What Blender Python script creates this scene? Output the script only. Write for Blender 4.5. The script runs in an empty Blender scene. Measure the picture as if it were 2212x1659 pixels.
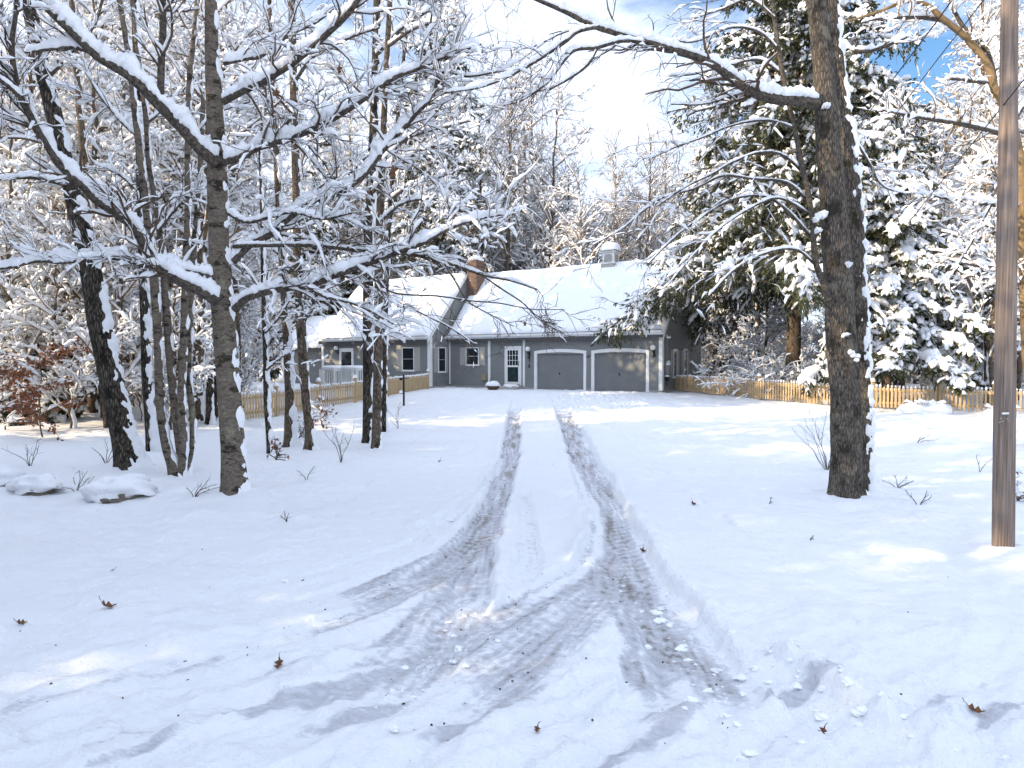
import bpy, math, random
import numpy as np
R_ = math.radians
scene = bpy.context.scene
col = scene.collection
rng = np.random.default_rng(7)
random.seed(7)

# ------------------------------------------------------------------ camera geometry
F = 1420.0            # focal length in units of the 2212 px wide photograph
CX, CY, HOR = 1106.0, 829.5, 782.0
PITCH = math.atan((CY - HOR) / F)
CAMZ = 2.44
cp, sp = math.cos(PITCH), math.sin(PITCH)

def P(px, py, Y):
    """world point at distance Y seen at photo position (px,py)"""
    a = (px - CX) / F
    b = (CY - py) / F
    yy = cp + b * sp
    t = Y / yy
    return np.array([a * t, Y, CAMZ + t * (-sp + b * cp)])

def GY(py):
    return CAMZ / ((py - HOR) / F + 0.025)

def G(px, py):
    """point of the sloping ground seen at (px,py)"""
    Y = GY(py)
    return np.array([(px - CX) / F * Y, Y, 0.025 * Y])

# ------------------------------------------------------------------ noise
_perm = np.random.default_rng(3).permutation(512).astype(np.int64)
_perm = np.concatenate([_perm, _perm, _perm])
_gr = np.random.default_rng(5).normal(size=(512, 2))
_gr /= np.linalg.norm(_gr, axis=1)[:, None]

def perlin(x, y):
    x = np.asarray(x, float); y = np.asarray(y, float)
    xi = np.floor(x).astype(np.int64); yi = np.floor(y).astype(np.int64)
    xf = x - xi; yf = y - yi
    u = xf * xf * xf * (xf * (xf * 6 - 15) + 10); v = yf * yf * yf * (yf * (yf * 6 - 15) + 10)
    xi &= 511; yi &= 511
    def g(ix, iy, dx, dy):
        h = _perm[_perm[ix & 511] + (iy & 511)] & 511
        return _gr[h, 0] * dx + _gr[h, 1] * dy
    a = g(xi, yi, xf, yf); b = g(xi + 1, yi, xf - 1, yf)
    c = g(xi, yi + 1, xf, yf - 1); d = g(xi + 1, yi + 1, xf - 1, yf - 1)
    return (a + u * (b - a)) * (1 - v) + (c + u * (d - c)) * v

def fbm(x, y, o=4):
    s = 0; a = 1.0
    for k in range(o):
        s = s + a * perlin(x * 2 ** k + 17.3 * k, y * 2 ** k + 9.1 * k); a *= 0.5
    return s

def sstep(a, b, x):
    t = np.clip((x - a) / (b - a), 0, 1)
    return t * t * (3 - 2 * t)

# ------------------------------------------------------------------ materials
def mat(name, color, rough=0.7, metal=0.0, spec=0.3, bump=None, var=None, coat=0):
    m = bpy.data.materials.new(name); m.use_nodes = True
    nt = m.node_tree; N = nt.nodes; L = nt.links
    b = N['Principled BSDF']
    b.inputs['Base Color'].default_value = (*color, 1)
    b.inputs['Roughness'].default_value = rough
    b.inputs['Metallic'].default_value = metal
    b.inputs['Specular IOR Level'].default_value = spec
    if var or bump:
        tc = N.new('ShaderNodeTexCoord')
    if var:     # (scale xyz, second colour, low, high)
        mp = N.new('ShaderNodeMapping'); mp.inputs['Scale'].default_value = var[0]
        L.new(tc.outputs['Object'], mp.inputs[0])
        n = N.new('ShaderNodeTexNoise'); n.inputs['Scale'].default_value = 1; n.inputs['Detail'].default_value = 6
        n.inputs['Roughness'].default_value = 0.65
        L.new(mp.outputs[0], n.inputs[0])
        r = N.new('ShaderNodeValToRGB'); r.color_ramp.elements[0].position = var[2]; r.color_ramp.elements[1].position = var[3]
        r.color_ramp.elements[0].color = (*color, 1); r.color_ramp.elements[1].color = (*var[1], 1)
        L.new(n.outputs[0], r.inputs[0]); L.new(r.outputs[0], b.inputs['Base Color'])
    if bump:    # (scale xyz, strength, distance)
        mp2 = N.new('ShaderNodeMapping'); mp2.inputs['Scale'].default_value = bump[0]
        L.new(tc.outputs['Object'], mp2.inputs[0])
        n2 = N.new('ShaderNodeTexNoise'); n2.inputs['Scale'].default_value = 1; n2.inputs['Detail'].default_value = 5
        L.new(mp2.outputs[0], n2.inputs[0])
        bp = N.new('ShaderNodeBump'); bp.inputs['Strength'].default_value = bump[1]; bp.inputs['Distance'].default_value = bump[2]
        L.new(n2.outputs[0], bp.inputs['Height']); L.new(bp.outputs[0], b.inputs['Normal'])
    return m

def bark(name, dark, mid, light, vs=(14, 14, 2.2), lichen=None, band=False, cell=1.1):
    m = bpy.data.materials.new(name); m.use_nodes = True
    nt = m.node_tree; N = nt.nodes; L = nt.links; b = N['Principled BSDF']
    b.inputs['Roughness'].default_value = 0.9; b.inputs['Specular IOR Level'].default_value = 0.15
    tc = N.new('ShaderNodeTexCoord')
    mp = N.new('ShaderNodeMapping'); mp.inputs['Scale'].default_value = vs; L.new(tc.outputs['Object'], mp.inputs[0])
    vo = N.new('ShaderNodeTexVoronoi'); vo.feature = 'DISTANCE_TO_EDGE'; vo.inputs['Scale'].default_value = 1.6
    nz = N.new('ShaderNodeTexNoise'); nz.inputs['Scale'].default_value = 1.3; nz.inputs['Detail'].default_value = 8; nz.inputs['Roughness'].default_value = 0.7
    L.new(mp.outputs[0], nz.inputs[0])
    dist = N.new('ShaderNodeMixRGB'); dist.inputs[0].default_value = 0.35
    L.new(mp.outputs[0], dist.inputs[1]); L.new(nz.outputs['Color'], dist.inputs[2]); L.new(dist.outputs[0], vo.inputs['Vector'])
    mul = N.new('ShaderNodeMath'); mul.operation = 'MULTIPLY_ADD'; mul.inputs[1].default_value = cell; 
    L.new(vo.outputs['Distance'], mul.inputs[0])
    half = N.new('ShaderNodeMath'); half.operation = 'MULTIPLY'; half.inputs[1].default_value = 0.75 + .5 * max(0, 1.0 - cell)
    L.new(nz.outputs[0], half.inputs[0]); L.new(half.outputs[0], mul.inputs[2])
    r = N.new('ShaderNodeValToRGB'); e = r.color_ramp.elements
    e[0].position = 0.34; e[0].color = (*dark, 1); e[1].position = 0.86; e[1].color = (*light, 1)
    k = e.new(0.5); k.color = (*mid, 1)
    L.new(mul.outputs[0], r.inputs[0])
    last = r.outputs[0]
    n3 = N.new('ShaderNodeTexNoise'); n3.inputs['Scale'].default_value = 3.0; n3.inputs['Detail'].default_value = 7; n3.inputs['Roughness'].default_value = 0.7
    mp3 = N.new('ShaderNodeMapping'); mp3.inputs['Scale'].default_value = (1.2, 1.2, 2.6) if band else (1.5, 1.5, 0.9)
    L.new(tc.outputs['Object'], mp3.inputs[0]); L.new(mp3.outputs[0], n3.inputs[0])
    # dark moss patches
    r2 = N.new('ShaderNodeValToRGB'); r2.color_ramp.elements[0].position = 0.52; r2.color_ramp.elements[1].position = 0.60
    L.new(n3.outputs[0], r2.inputs[0])
    mx = N.new('ShaderNodeMixRGB'); mx.inputs[2].default_value = (dark[0] * .7, dark[1] * .75, dark[2] * .6, 1)
    s = N.new('ShaderNodeMath'); s.operation = 'MULTIPLY'; s.inputs[1].default_value = 0.85; L.new(r2.outputs[0], s.inputs[0])
    L.new(s.outputs[0], mx.inputs[0]); L.new(last, mx.inputs[1]); last = mx.outputs[0]
    if lichen:
        n4 = N.new('ShaderNodeTexNoise'); n4.inputs['Scale'].default_value = 2.3; n4.inputs['Detail'].default_value = 9; n4.inputs['Roughness'].default_value = 0.75
        mp4 = N.new('ShaderNodeMapping'); mp4.inputs['Location'].default_value = (4.1, 7.7, 1.3); L.new(tc.outputs['Object'], mp4.inputs[0]); L.new(mp4.outputs[0], n4.inputs[0])
        r4 = N.new('ShaderNodeValToRGB'); r4.color_ramp.elements[0].position = 0.56; r4.color_ramp.elements[1].position = 0.63
        L.new(n4.outputs[0], r4.inputs[0])
        m4 = N.new('ShaderNodeMixRGB'); m4.inputs[2].default_value = (*lichen, 1)
        s4 = N.new('ShaderNodeMath'); s4.operation = 'MULTIPLY'; s4.inputs[1].default_value = 0.6; L.new(r4.outputs[0], s4.inputs[0])
        L.new(s4.outputs[0], m4.inputs[0]); L.new(last, m4.inputs[1]); last = m4.outputs[0]
    L.new(last, b.inputs['Base Color'])
    bp = N.new('ShaderNodeBump'); bp.inputs['Strength'].default_value = 0.9; bp.inputs['Distance'].default_value = 0.03
    L.new(mul.outputs[0], bp.inputs['Height']); L.new(bp.outputs[0], b.inputs['Normal'])
    return m

M = {}
M['snow'] = mat('snow', (0.85, 0.862, 0.88), 0.65, spec=0.25, bump=((17, 17, 17), 0.6, 0.03))
M['bark_oak'] = bark('bark_oak', (0.035, 0.03, 0.026), (0.10, 0.085, 0.07), (0.23, 0.195, 0.16), vs=(38, 38, 8), lichen=(0.24, 0.225, 0.17))
M['bark_dark'] = bark('bark_dark', (0.012, 0.011, 0.01), (0.055, 0.047, 0.038), (0.19, 0.16, 0.125), vs=(32, 32, 5.5))
M['bark_maple'] = bark('bark_maple', (0.022, 0.019, 0.016), (0.12, 0.098, 0.077), (0.27, 0.225, 0.18), vs=(13, 13, 26), lichen=(0.30, 0.29, 0.2), band=True, cell=.12)
M['bark_limb'] = mat('bark_limb', (0.035, 0.03, 0.026), 0.9, spec=0.15, var=((24, 24, 24), (0.15, 0.125, 0.10), 0.38, 0.68), bump=((40, 40, 40), 0.6, 0.01))
M['bark_forest'] = bark('bark_forest', (0.05, 0.04, 0.03), (0.13, 0.10, 0.075), (0.24, 0.19, 0.145), vs=(26, 26, 8))
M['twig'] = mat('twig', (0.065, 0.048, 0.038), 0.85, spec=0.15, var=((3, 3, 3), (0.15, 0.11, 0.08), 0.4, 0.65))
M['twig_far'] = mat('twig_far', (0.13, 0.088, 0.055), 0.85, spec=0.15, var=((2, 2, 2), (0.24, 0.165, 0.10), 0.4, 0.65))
M['twig_tan'] = mat('twig_tan', (0.15, 0.10, 0.05), 0.85, spec=0.15, var=((4, 4, 4), (0.28, 0.19, 0.10), 0.4, 0.65))
M['needle'] = mat('needle', (0.030, 0.040, 0.020), 0.6, spec=0.25, var=((1.3, 1.3, 1.3), (0.105, 0.105, 0.045), 0.4, 0.7))
M['brown_leaf'] = mat('brown_leaf', (0.16, 0.06, 0.03), 0.7, var=((5, 5, 5), (0.30, 0.13, 0.07), 0.35, 0.65))
M['dead_leaf'] = mat('dead_leaf', (0.07, 0.03, 0.014), 0.7, var=((30, 30, 30), (0.18, 0.075, 0.03), 0.35, 0.65))
M['siding'] = mat('siding', (0.20, 0.208, 0.205), 0.55, var=((0.7, 0.7, 6), (0.235, 0.242, 0.238), 0.35, 0.65))
M['trim'] = mat('trim', (0.72, 0.72, 0.70), 0.5, var=((2, 2, 2), (0.78, 0.78, 0.76), 0.35, 0.65))
M['garage'] = mat('garage_door_paint', (0.165, 0.172, 0.172), 0.45, var=((1.2, 1.2, 1.5), (0.19, 0.195, 0.195), 0.35, 0.65))
M['shutter'] = mat('shutter_paint', (0.40, 0.39, 0.35), 0.55)
M['glass'] = mat('window_glass', (0.015, 0.02, 0.025), 0.06, spec=0.5)
M['glass_teal'] = mat('door_glass', (0.012, 0.03, 0.035), 0.08, spec=0.5, var=((3, 3, 3), (0.05, 0.075, 0.08), 0.5, 0.7))
M['black'] = mat('black_metal', (0.02, 0.02, 0.022), 0.45)
M['globe'] = mat('lamp_globe', (0.75, 0.74, 0.70), 0.25)
M['brass'] = mat('brass', (0.45, 0.28, 0.06), 0.35, metal=0.6)
M['concrete'] = mat('foundation', (0.33, 0.32, 0.30), 0.9, var=((3, 3, 3), (0.42, 0.41, 0.38), 0.35, 0.65))
M['metal_gray'] = mat('gray_metal', (0.32, 0.32, 0.31), 0.45, metal=0.3)
M['tan_box'] = mat('tan_box', (0.30, 0.24, 0.16), 0.6)
M['stone'] = mat('stone', (0.10, 0.085, 0.065), 0.9, var=((6, 6, 6), (0.25, 0.22, 0.18), 0.35, 0.65), bump=((12, 12, 12), 0.7, 0.03))
M['fence'] = mat('fence_wood', (0.42, 0.29, 0.15), 0.75, var=((9, 9, 1.2), (0.57, 0.43, 0.26), 0.35, 0.7))
M['pole'] = mat('pole_wood', (0.12, 0.085, 0.066), 0.85, var=((46, 46, 1.1), (0.30, 0.24, 0.20), 0.34, 0.66), bump=((45, 45, 1.6), 0.7, 0.012))
M['basket'] = mat('basket', (0.10, 0.06, 0.035), 0.8, bump=((60, 60, 60), 0.8, 0.01))
M['roofing'] = mat('roof_shingle', (0.09, 0.09, 0.09), 0.9)
M['shed'] = mat('shed_gray', (0.20, 0.22, 0.22), 0.7)

def brick_mat():
    m = bpy.data.materials.new('brick'); m.use_nodes = True
    nt = m.node_tree; N = nt.nodes; L = nt.links; b = N['Principled BSDF']
    b.inputs['Roughness'].default_value = 0.9
    tc = N.new('ShaderNodeTexCoord')
    sep = N.new('ShaderNodeSeparateXYZ'); L.new(tc.outputs['Object'], sep.inputs[0])
    add = N.new('ShaderNodeMath'); add.operation = 'ADD'; L.new(sep.outputs[0], add.inputs[0]); L.new(sep.outputs[1], add.inputs[1])
    cmb = N.new('ShaderNodeCombineXYZ'); L.new(add.outputs[0], cmb.inputs[0]); L.new(sep.outputs[2], cmb.inputs[1])
    br = N.new('ShaderNodeTexBrick'); br.inputs['Scale'].default_value = 1
    br.inputs['Color1'].default_value = (0.15, 0.058, 0.034, 1); br.inputs['Color2'].default_value = (0.05, 0.03, 0.025, 1)
    br.inputs['Mortar'].default_value = (0.22, 0.18, 0.14, 1); br.inputs['Mortar Size'].default_value = 0.012
    br.inputs['Brick Width'].default_value = 0.23; br.inputs['Row Height'].default_value = 0.085
    L.new(cmb.outputs[0], br.inputs[0]); L.new(br.outputs[0], b.inputs['Base Color'])
    return m
M['brick'] = brick_mat()

# ------------------------------------------------------------------ mesh helpers
def link(o, parent=None):
    col.objects.link(o)
    if parent is not None: o.parent = parent
    return o

def mesh_obj(name, V, Fq, m, parent=None, origin=None, smooth=True, tri=None, attr=None):
    V = np.asarray(V, np.float32)
    if origin is not None: V = V - np.asarray(origin, np.float32)
    me = bpy.data.meshes.new(name)
    Fq = np.asarray(Fq, np.int32).reshape(-1, 4) if Fq is not None and len(Fq) else np.zeros((0, 4), np.int32)
    T = np.asarray(tri, np.int32).reshape(-1, 3) if tri is not None and len(tri) else np.zeros((0, 3), np.int32)
    nl = Fq.size + T.size; nf = len(Fq) + len(T)
    me.vertices.add(len(V)); me.vertices.foreach_set('co', V.ravel())
    me.loops.add(nl); me.loops.foreach_set('vertex_index', np.concatenate([Fq.ravel(), T.ravel()]).astype(np.int32))
    me.polygons.add(nf)
    st = np.concatenate([np.arange(len(Fq)) * 4, Fq.size + np.arange(len(T)) * 3]).astype(np.int32)
    me.polygons.foreach_set('loop_start', st)
    me.polygons.foreach_set('use_smooth', np.full(nf, bool(smooth)))
    me.update(calc_edges=True); me.validate()
    if attr:
        for k, v in attr.items():
            a = me.attributes.new(k, 'FLOAT', 'POINT'); a.data.foreach_set('value', np.asarray(v, np.float32))
    me.materials.append(m)
    return link(bpy.data.objects.new(name, me), parent)

def tag(o, label=None, cat=None, group=None, kind=None):
    if label: o['label'] = label
    if cat: o['category'] = cat
    if group: o['group'] = group
    if kind: o['kind'] = kind
    return o

def empty(name, loc, label=None, cat=None, group=None, rz=0.0):
    o = bpy.data.objects.new(name, None); o.empty_display_size = 0.2
    link(o); o.location = [float(c) for c in loc]; o.rotation_euler = (0, 0, rz)
    return tag(o, label, cat, group)

def copy_tree(o, parent=None):
    c = o.copy(); col.objects.link(c); c.parent = parent
    for ch in list(o.children): copy_tree(ch, c)
    return c

class MB:
    """collects quads / tris"""
    def __init__(s): s.V = []; s.Q = []; s.T = []; s.n = 0
    def add(s, V, Q=None, T=None):
        V = np.asarray(V, float).reshape(-1, 3)
        if Q is not None and len(Q): s.Q.append(np.asarray(Q, np.int64).reshape(-1, 4) + s.n)
        if T is not None and len(T): s.T.append(np.asarray(T, np.int64).reshape(-1, 3) + s.n)
        s.V.append(V); s.n += len(V)
    def box(s, x0, x1, y0, y1, z0, z1):
        v = [(x0, y0, z0), (x1, y0, z0), (x1, y1, z0), (x0, y1, z0), (x0, y0, z1), (x1, y0, z1), (x1, y1, z1), (x0, y1, z1)]
        s.add(v, [(0, 3, 2, 1), (4, 5, 6, 7), (0, 1, 5, 4), (1, 2, 6, 5), (2, 3, 7, 6), (3, 0, 4, 7)])
    def obox(s, c, ax, ay, az):
        """oriented box, centre and three half vectors"""
        c, ax, ay, az = [np.asarray(q, float) for q in (c, ax, ay, az)]
        v = [c + i * ax + j * ay + k * az for k in (-1, 1) for (i, j) in ((-1, -1), (1, -1), (1, 1), (-1, 1))]
        s.add(v, [(0, 3, 2, 1), (4, 5, 6, 7), (0, 1, 5, 4), (1, 2, 6, 5), (2, 3, 7, 6), (3, 0, 4, 7)])
    def build(s, name, m, parent=None, origin=None, smooth=False):
        V = np.concatenate(s.V) if s.V else np.zeros((0, 3))
        return mesh_obj(name, V, np.concatenate(s.Q) if s.Q else None, m, parent, origin, smooth, np.concatenate(s.T) if s.T else None)

def frames(Pa):
    """Pa (N,n,3) -> tangent, side, up per node"""
    T = np.empty_like(Pa)
    T[:, 1:-1] = Pa[:, 2:] - Pa[:, :-2]; T[:, 0] = Pa[:, 1] - Pa[:, 0]; T[:, -1] = Pa[:, -1] - Pa[:, -2]
    T /= np.linalg.norm(T, axis=2, keepdims=True) + 1e-9
    up = np.zeros_like(T); up[..., 2] = 1
    main = (Pa[:, -1] - Pa[:, 0]); main /= np.linalg.norm(main, axis=1, keepdims=True) + 1e-9
    vert = np.abs(main[:, 2]) > 0.9
    up[vert] = (0.3, 1, 0)
    S = np.cross(T, up); S /= np.linalg.norm(S, axis=2, keepdims=True) + 1e-9
    U = np.cross(S, T)
    return T, S, U

def ringfaces(N, n, k):
    base = (np.arange(N) * n * k)[:, None, None]
    i = (np.arange(n - 1) * k)[None, :, None]; j = np.arange(k)[None, None, :]; j2 = (np.arange(k) + 1) % k
    j2 = j2[None, None, :]
    a = base + i + j; b = base + i + j2; c = base + i + k + j2; d = base + i + k + j
    return np.stack([a, b, c, d], -1).reshape(-1, 4)

def tubes(Pa, Ra, k):
    N, n, _ = Pa.shape
    T, S, U = frames(Pa)
    an = np.arange(k) * 2 * math.pi / k
    V = Pa[:, :, None, :] + Ra[:, :, None, None] * (np.cos(an)[None, None, :, None] * S[:, :, None, :] + np.sin(an)[None, None, :, None] * U[:, :, None, :])
    return V.reshape(-1, 3), ringfaces(N, n, k)

def roundends(Pa, Ra, H, f=.18):
    a = Pa[:, :1] * (1 - f) + Pa[:, 1:2] * f; b = Pa[:, -1:] * (1 - f) + Pa[:, -2:-1] * f
    ra = Ra[:, :1]; rb = Ra[:, -1:]
    Pn = np.concatenate([Pa[:, :1], a, Pa[:, 1:-1], b, Pa[:, -1:]], 1); Rn = np.concatenate([Ra[:, :1], ra, Ra[:, 1:-1], rb, rb], 1)
    z = np.zeros_like(H[:, :1])
    Hn = np.concatenate([z, H[:, 1:2] * .75, H[:, 1:-1], H[:, -2:-1] * .7, z], 1)
    return Pn, Rn, Hn

def snowtubes(Pa, Ra, H, k, rg, wide=1.15, floor=0.0, rnd=False):
    """snow lying on branches: H (N,n) thickness, 0 hides it"""
    if rnd: Pa, Ra, H = roundends(Pa, Ra, H)
    N, n, _ = Pa.shape
    T, S, U = frames(Pa)
    hor = np.sqrt(np.clip(1 - T[..., 2] ** 2, 0, 1))
    H = H * sstep(0.25, 0.7, hor)
    W = np.where(H > 1e-4, np.maximum(Ra * wide, H * 0.42) + floor, Ra * 0.2)
    Hh = np.maximum(H, Ra * 0.1)
    Z = np.zeros_like(U); Z[..., 2] = 1
    D = 0.6 * U + 0.4 * Z; D /= np.linalg.norm(D, axis=2, keepdims=True)
    C = Pa + D * ((Ra * 0.55) * (H > 1e-4) + Hh * 0.42)[..., None]
    an = np.arange(k) * 2 * math.pi / k + math.pi / 2
    jit = 1 + 0.18 * rg.standard_normal((N, n, k)) if k > 4 else np.ones((N, n, k))
    V = C[:, :, None, :] + (W[:, :, None] * np.cos(an) * jit)[..., None] * S[:, :, None, :] + (0.55 * Hh[:, :, None] * np.sin(an) * jit)[..., None] * D[:, :, None, :]
    return V.reshape(-1, 3), ringfaces(N, n, k)

def spawn(Pa, Ra, Mn, rg, t0=0.15, t1=1.0, la=0.4, lb=0.9, ang=(35, 70), up=0.1, wander=0.15, n=5, rr=0.55, rmin=0.004, grav=0.0, scale_t=0.5, rtip=0.35, absolute=None, flat=0.0):
    """children growing from the polylines Pa; returns (Mn,n,3), (Mn,n)"""
    N, m, _ = Pa.shape
    ln = np.linalg.norm(Pa[:, -1] - Pa[:, 0], axis=1)
    pi = rg.choice(N, Mn, p=ln / ln.sum())
    t = t0 + (t1 - t0) * rg.random(Mn)
    f = t * (m - 1); i0 = np.minimum(f.astype(int), m - 2); fr = (f - i0)[:, None]
    a = Pa[pi, i0]; b = Pa[pi, i0 + 1]
    pos = a + (b - a) * fr
    tan = (b - a); tan /= np.linalg.norm(tan, axis=1, keepdims=True) + 1e-9
    r = Ra[pi, i0] * (1 - fr[:, 0]) + Ra[pi, i0 + 1] * fr[:, 0]
    rd = rg.standard_normal((Mn, 3)); rd[:, 2] *= (1 - flat)
    lat = rd - (rd * tan).sum(1, keepdims=True) * tan
    lat /= np.linalg.norm(lat, axis=1, keepdims=True) + 1e-9
    al = np.radians(ang[0] + (ang[1] - ang[0]) * rg.random(Mn))[:, None]
    d = tan * np.cos(al) + lat * np.sin(al); d[:, 2] += up
    d /= np.linalg.norm(d, axis=1, keepdims=True)
    L = (la + (lb - la) * rg.random(Mn)) * (1 - scale_t * t)
    if absolute is None: L = L * ln[pi]
    out = np.zeros((Mn, n, 3)); out[:, 0] = pos
    for q in range(1, n):
        d = d + wander * rg.standard_normal((Mn, 3)); d[:, 2] -= grav
        d /= np.linalg.norm(d, axis=1, keepdims=True)
        out[:, q] = out[:, q - 1] + d * (L / (n - 1))[:, None]
    r0 = np.maximum(r * rr, rmin)
    tt = np.linspace(0, 1, n)[None, :]
    Rr = r0[:, None] * (1 - (1 - rtip) * tt)
    return out, np.maximum(Rr, rmin * 0.6)

def snow_h(N, n, rg, base, prob=0.75, lump=0.5):
    h = base * (1 + lump * rg.standard_normal((N, n)))
    keep = rg.random((N, n)) < prob
    h = np.clip(h, 0, base * 2.4) * keep
    h[:, 0] *= 0.6; h[:, -1] = 0
    return h

def smooth_path(pts, step):
    """Catmull-Rom of rows (x,y,z,r) resampled at about step"""
    p = np.asarray(pts, float)
    e = np.vstack([2 * p[0] - p[1], p, 2 * p[-1] - p[-2]])
    out = []
    for i in range(1, len(e) - 2):
        p0, p1, p2, p3 = e[i - 1], e[i], e[i + 1], e[i + 2]
        k = max(1, int(np.linalg.norm((p2 - p1)[:3]) / step))
        for t in np.arange(k) / k:
            out.append(0.5 * ((2 * p1) + (-p0 + p2) * t + (2 * p0 - 5 * p1 + 4 * p2 - p3) * t * t + (-p0 + 3 * p1 - 3 * p2 + p3) * t ** 3))
    out.append(p[-1])
    return np.array(out)

def noise1(s, seed):
    return perlin(s, np.full_like(s, seed * 3.17 + 0.5))

def trunk_tube(path, k, seed, rough=0.05, flare=True):
    """tube with uneven outline; returns V,F and per-ring data"""
    n = len(path)
    Pa = path[None, :, :3]; T, S, U = frames(Pa)
    s = np.concatenate([[0], np.cumsum(np.linalg.norm(np.diff(path[:, :3], axis=0), axis=1))])
    an = np.arange(k) * 2 * math.pi / k
    A, SS = np.meshgrid(an, s)
    r = path[:, 3][:, None] * (1 + rough * (fbm(np.cos(A) * 1.6 + seed * 7.1 + SS * 0.15, np.sin(A) * 1.6 + SS * 1.3, 4)) * 2)
    if flare: r = r * (1 + 0.5 * np.exp(-SS / 0.22) * (0.75 + 0.55 * np.cos(A * 4 + seed) + .25 * np.cos(A * 7 + seed * 2)))
    V = Pa[0][:, None, :] + r[..., None] * (np.cos(an)[None, :, None] * S[0][:, None, :] + np.sin(an)[None, :, None] * U[0][:, None, :])
    return V, ringfaces(1, n, k), r, A, SS, S[0], U[0]

def plaster(path, k, seed, side, cover=0.15, amp=0.035, rough=0.05, flare=True, scale=3.2, width=0.25):
    """wind blown snow stuck to one side of a trunk: a shell that dips under the bark where there is none"""
    V, Fq, r, A, SS, S, U = trunk_tube(path, k, seed, rough, flare)
    an = np.arange(k) * 2 * math.pi / k
    d = np.cos(an)[None, :, None] * S[:, None, :] + np.sin(an)[None, :, None] * U[:, None, :]
    side = np.asarray(side, float); side /= np.linalg.norm(side)
    facing = (d * side).sum(2)
    nz = fbm(A * r * scale * 1.2 + seed * 5.3, SS * scale + seed * 1.9, 5)
    low = 1.0 * np.exp(-SS / 0.42)
    h = (nz * 1.15 + cover + np.minimum((facing - 0.85) / width, .6) * 0.45 + low * (facing > .2) - .12)
    h = np.clip(h * 1.6, -0.8, 0.8 + .5 * nz + 2.2 * np.exp(-SS / .3)) * amp
    V2 = V + d * h[..., None] 
    V2[..., 2] += 0.0
    return V2.reshape(-1, 3), Fq

# ------------------------------------------------------------------ ground
Ctheta = R_(32.7)
ct, st_ = math.cos(Ctheta), math.sin(Ctheta)
HC = np.array([7.8, 34.2, 0.85])       # front right corner of the garage

def base_z(x, y):
    x = np.asarray(x, float); y = np.asarray(y, float)
    z = np.where(y < 34, 0.025 * y, 0.85)
    z = np.where(y < -10, -0.25, z)
    far = sstep(3.0, 9.0, np.abs(x - 1.0)) * sstep(40, 33, np.hypot(x - 2, y - 40) * 0 + np.where(np.abs(x) < 14, y, 0))
    z = z + far * 0.10 * fbm(x / 7.0, y / 6.0, 3)
    z = z - 0.22 * np.exp(-((x - 8.7) / 3.2) ** 2 - ((y - 15.0) / 2.6) ** 2)
    z = z + 0.10 * np.exp(-((x - 5.6) / 1.6) ** 2 - ((y - 9.8) / 1.3) ** 2)
    z = z + 0.14 * np.exp(-((x + 4.4) / 1.4) ** 2 - ((y - 10.2) / 1.0) ** 2)
    for (bx, by, h, r) in ((5.78, 7.5, .15, .36), (5.3, 10.25, .10, .5), (-4.15, 10.2, .10, .45), (-7.2, 12.9, .10, .5), (-6.2, 12.3, .06, .4), (-3.2, 15.6, .06, .35)):
        z = z + h * np.exp(-((x - bx) ** 2 + (y - by) ** 2) / r ** 2)
    return z

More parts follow.
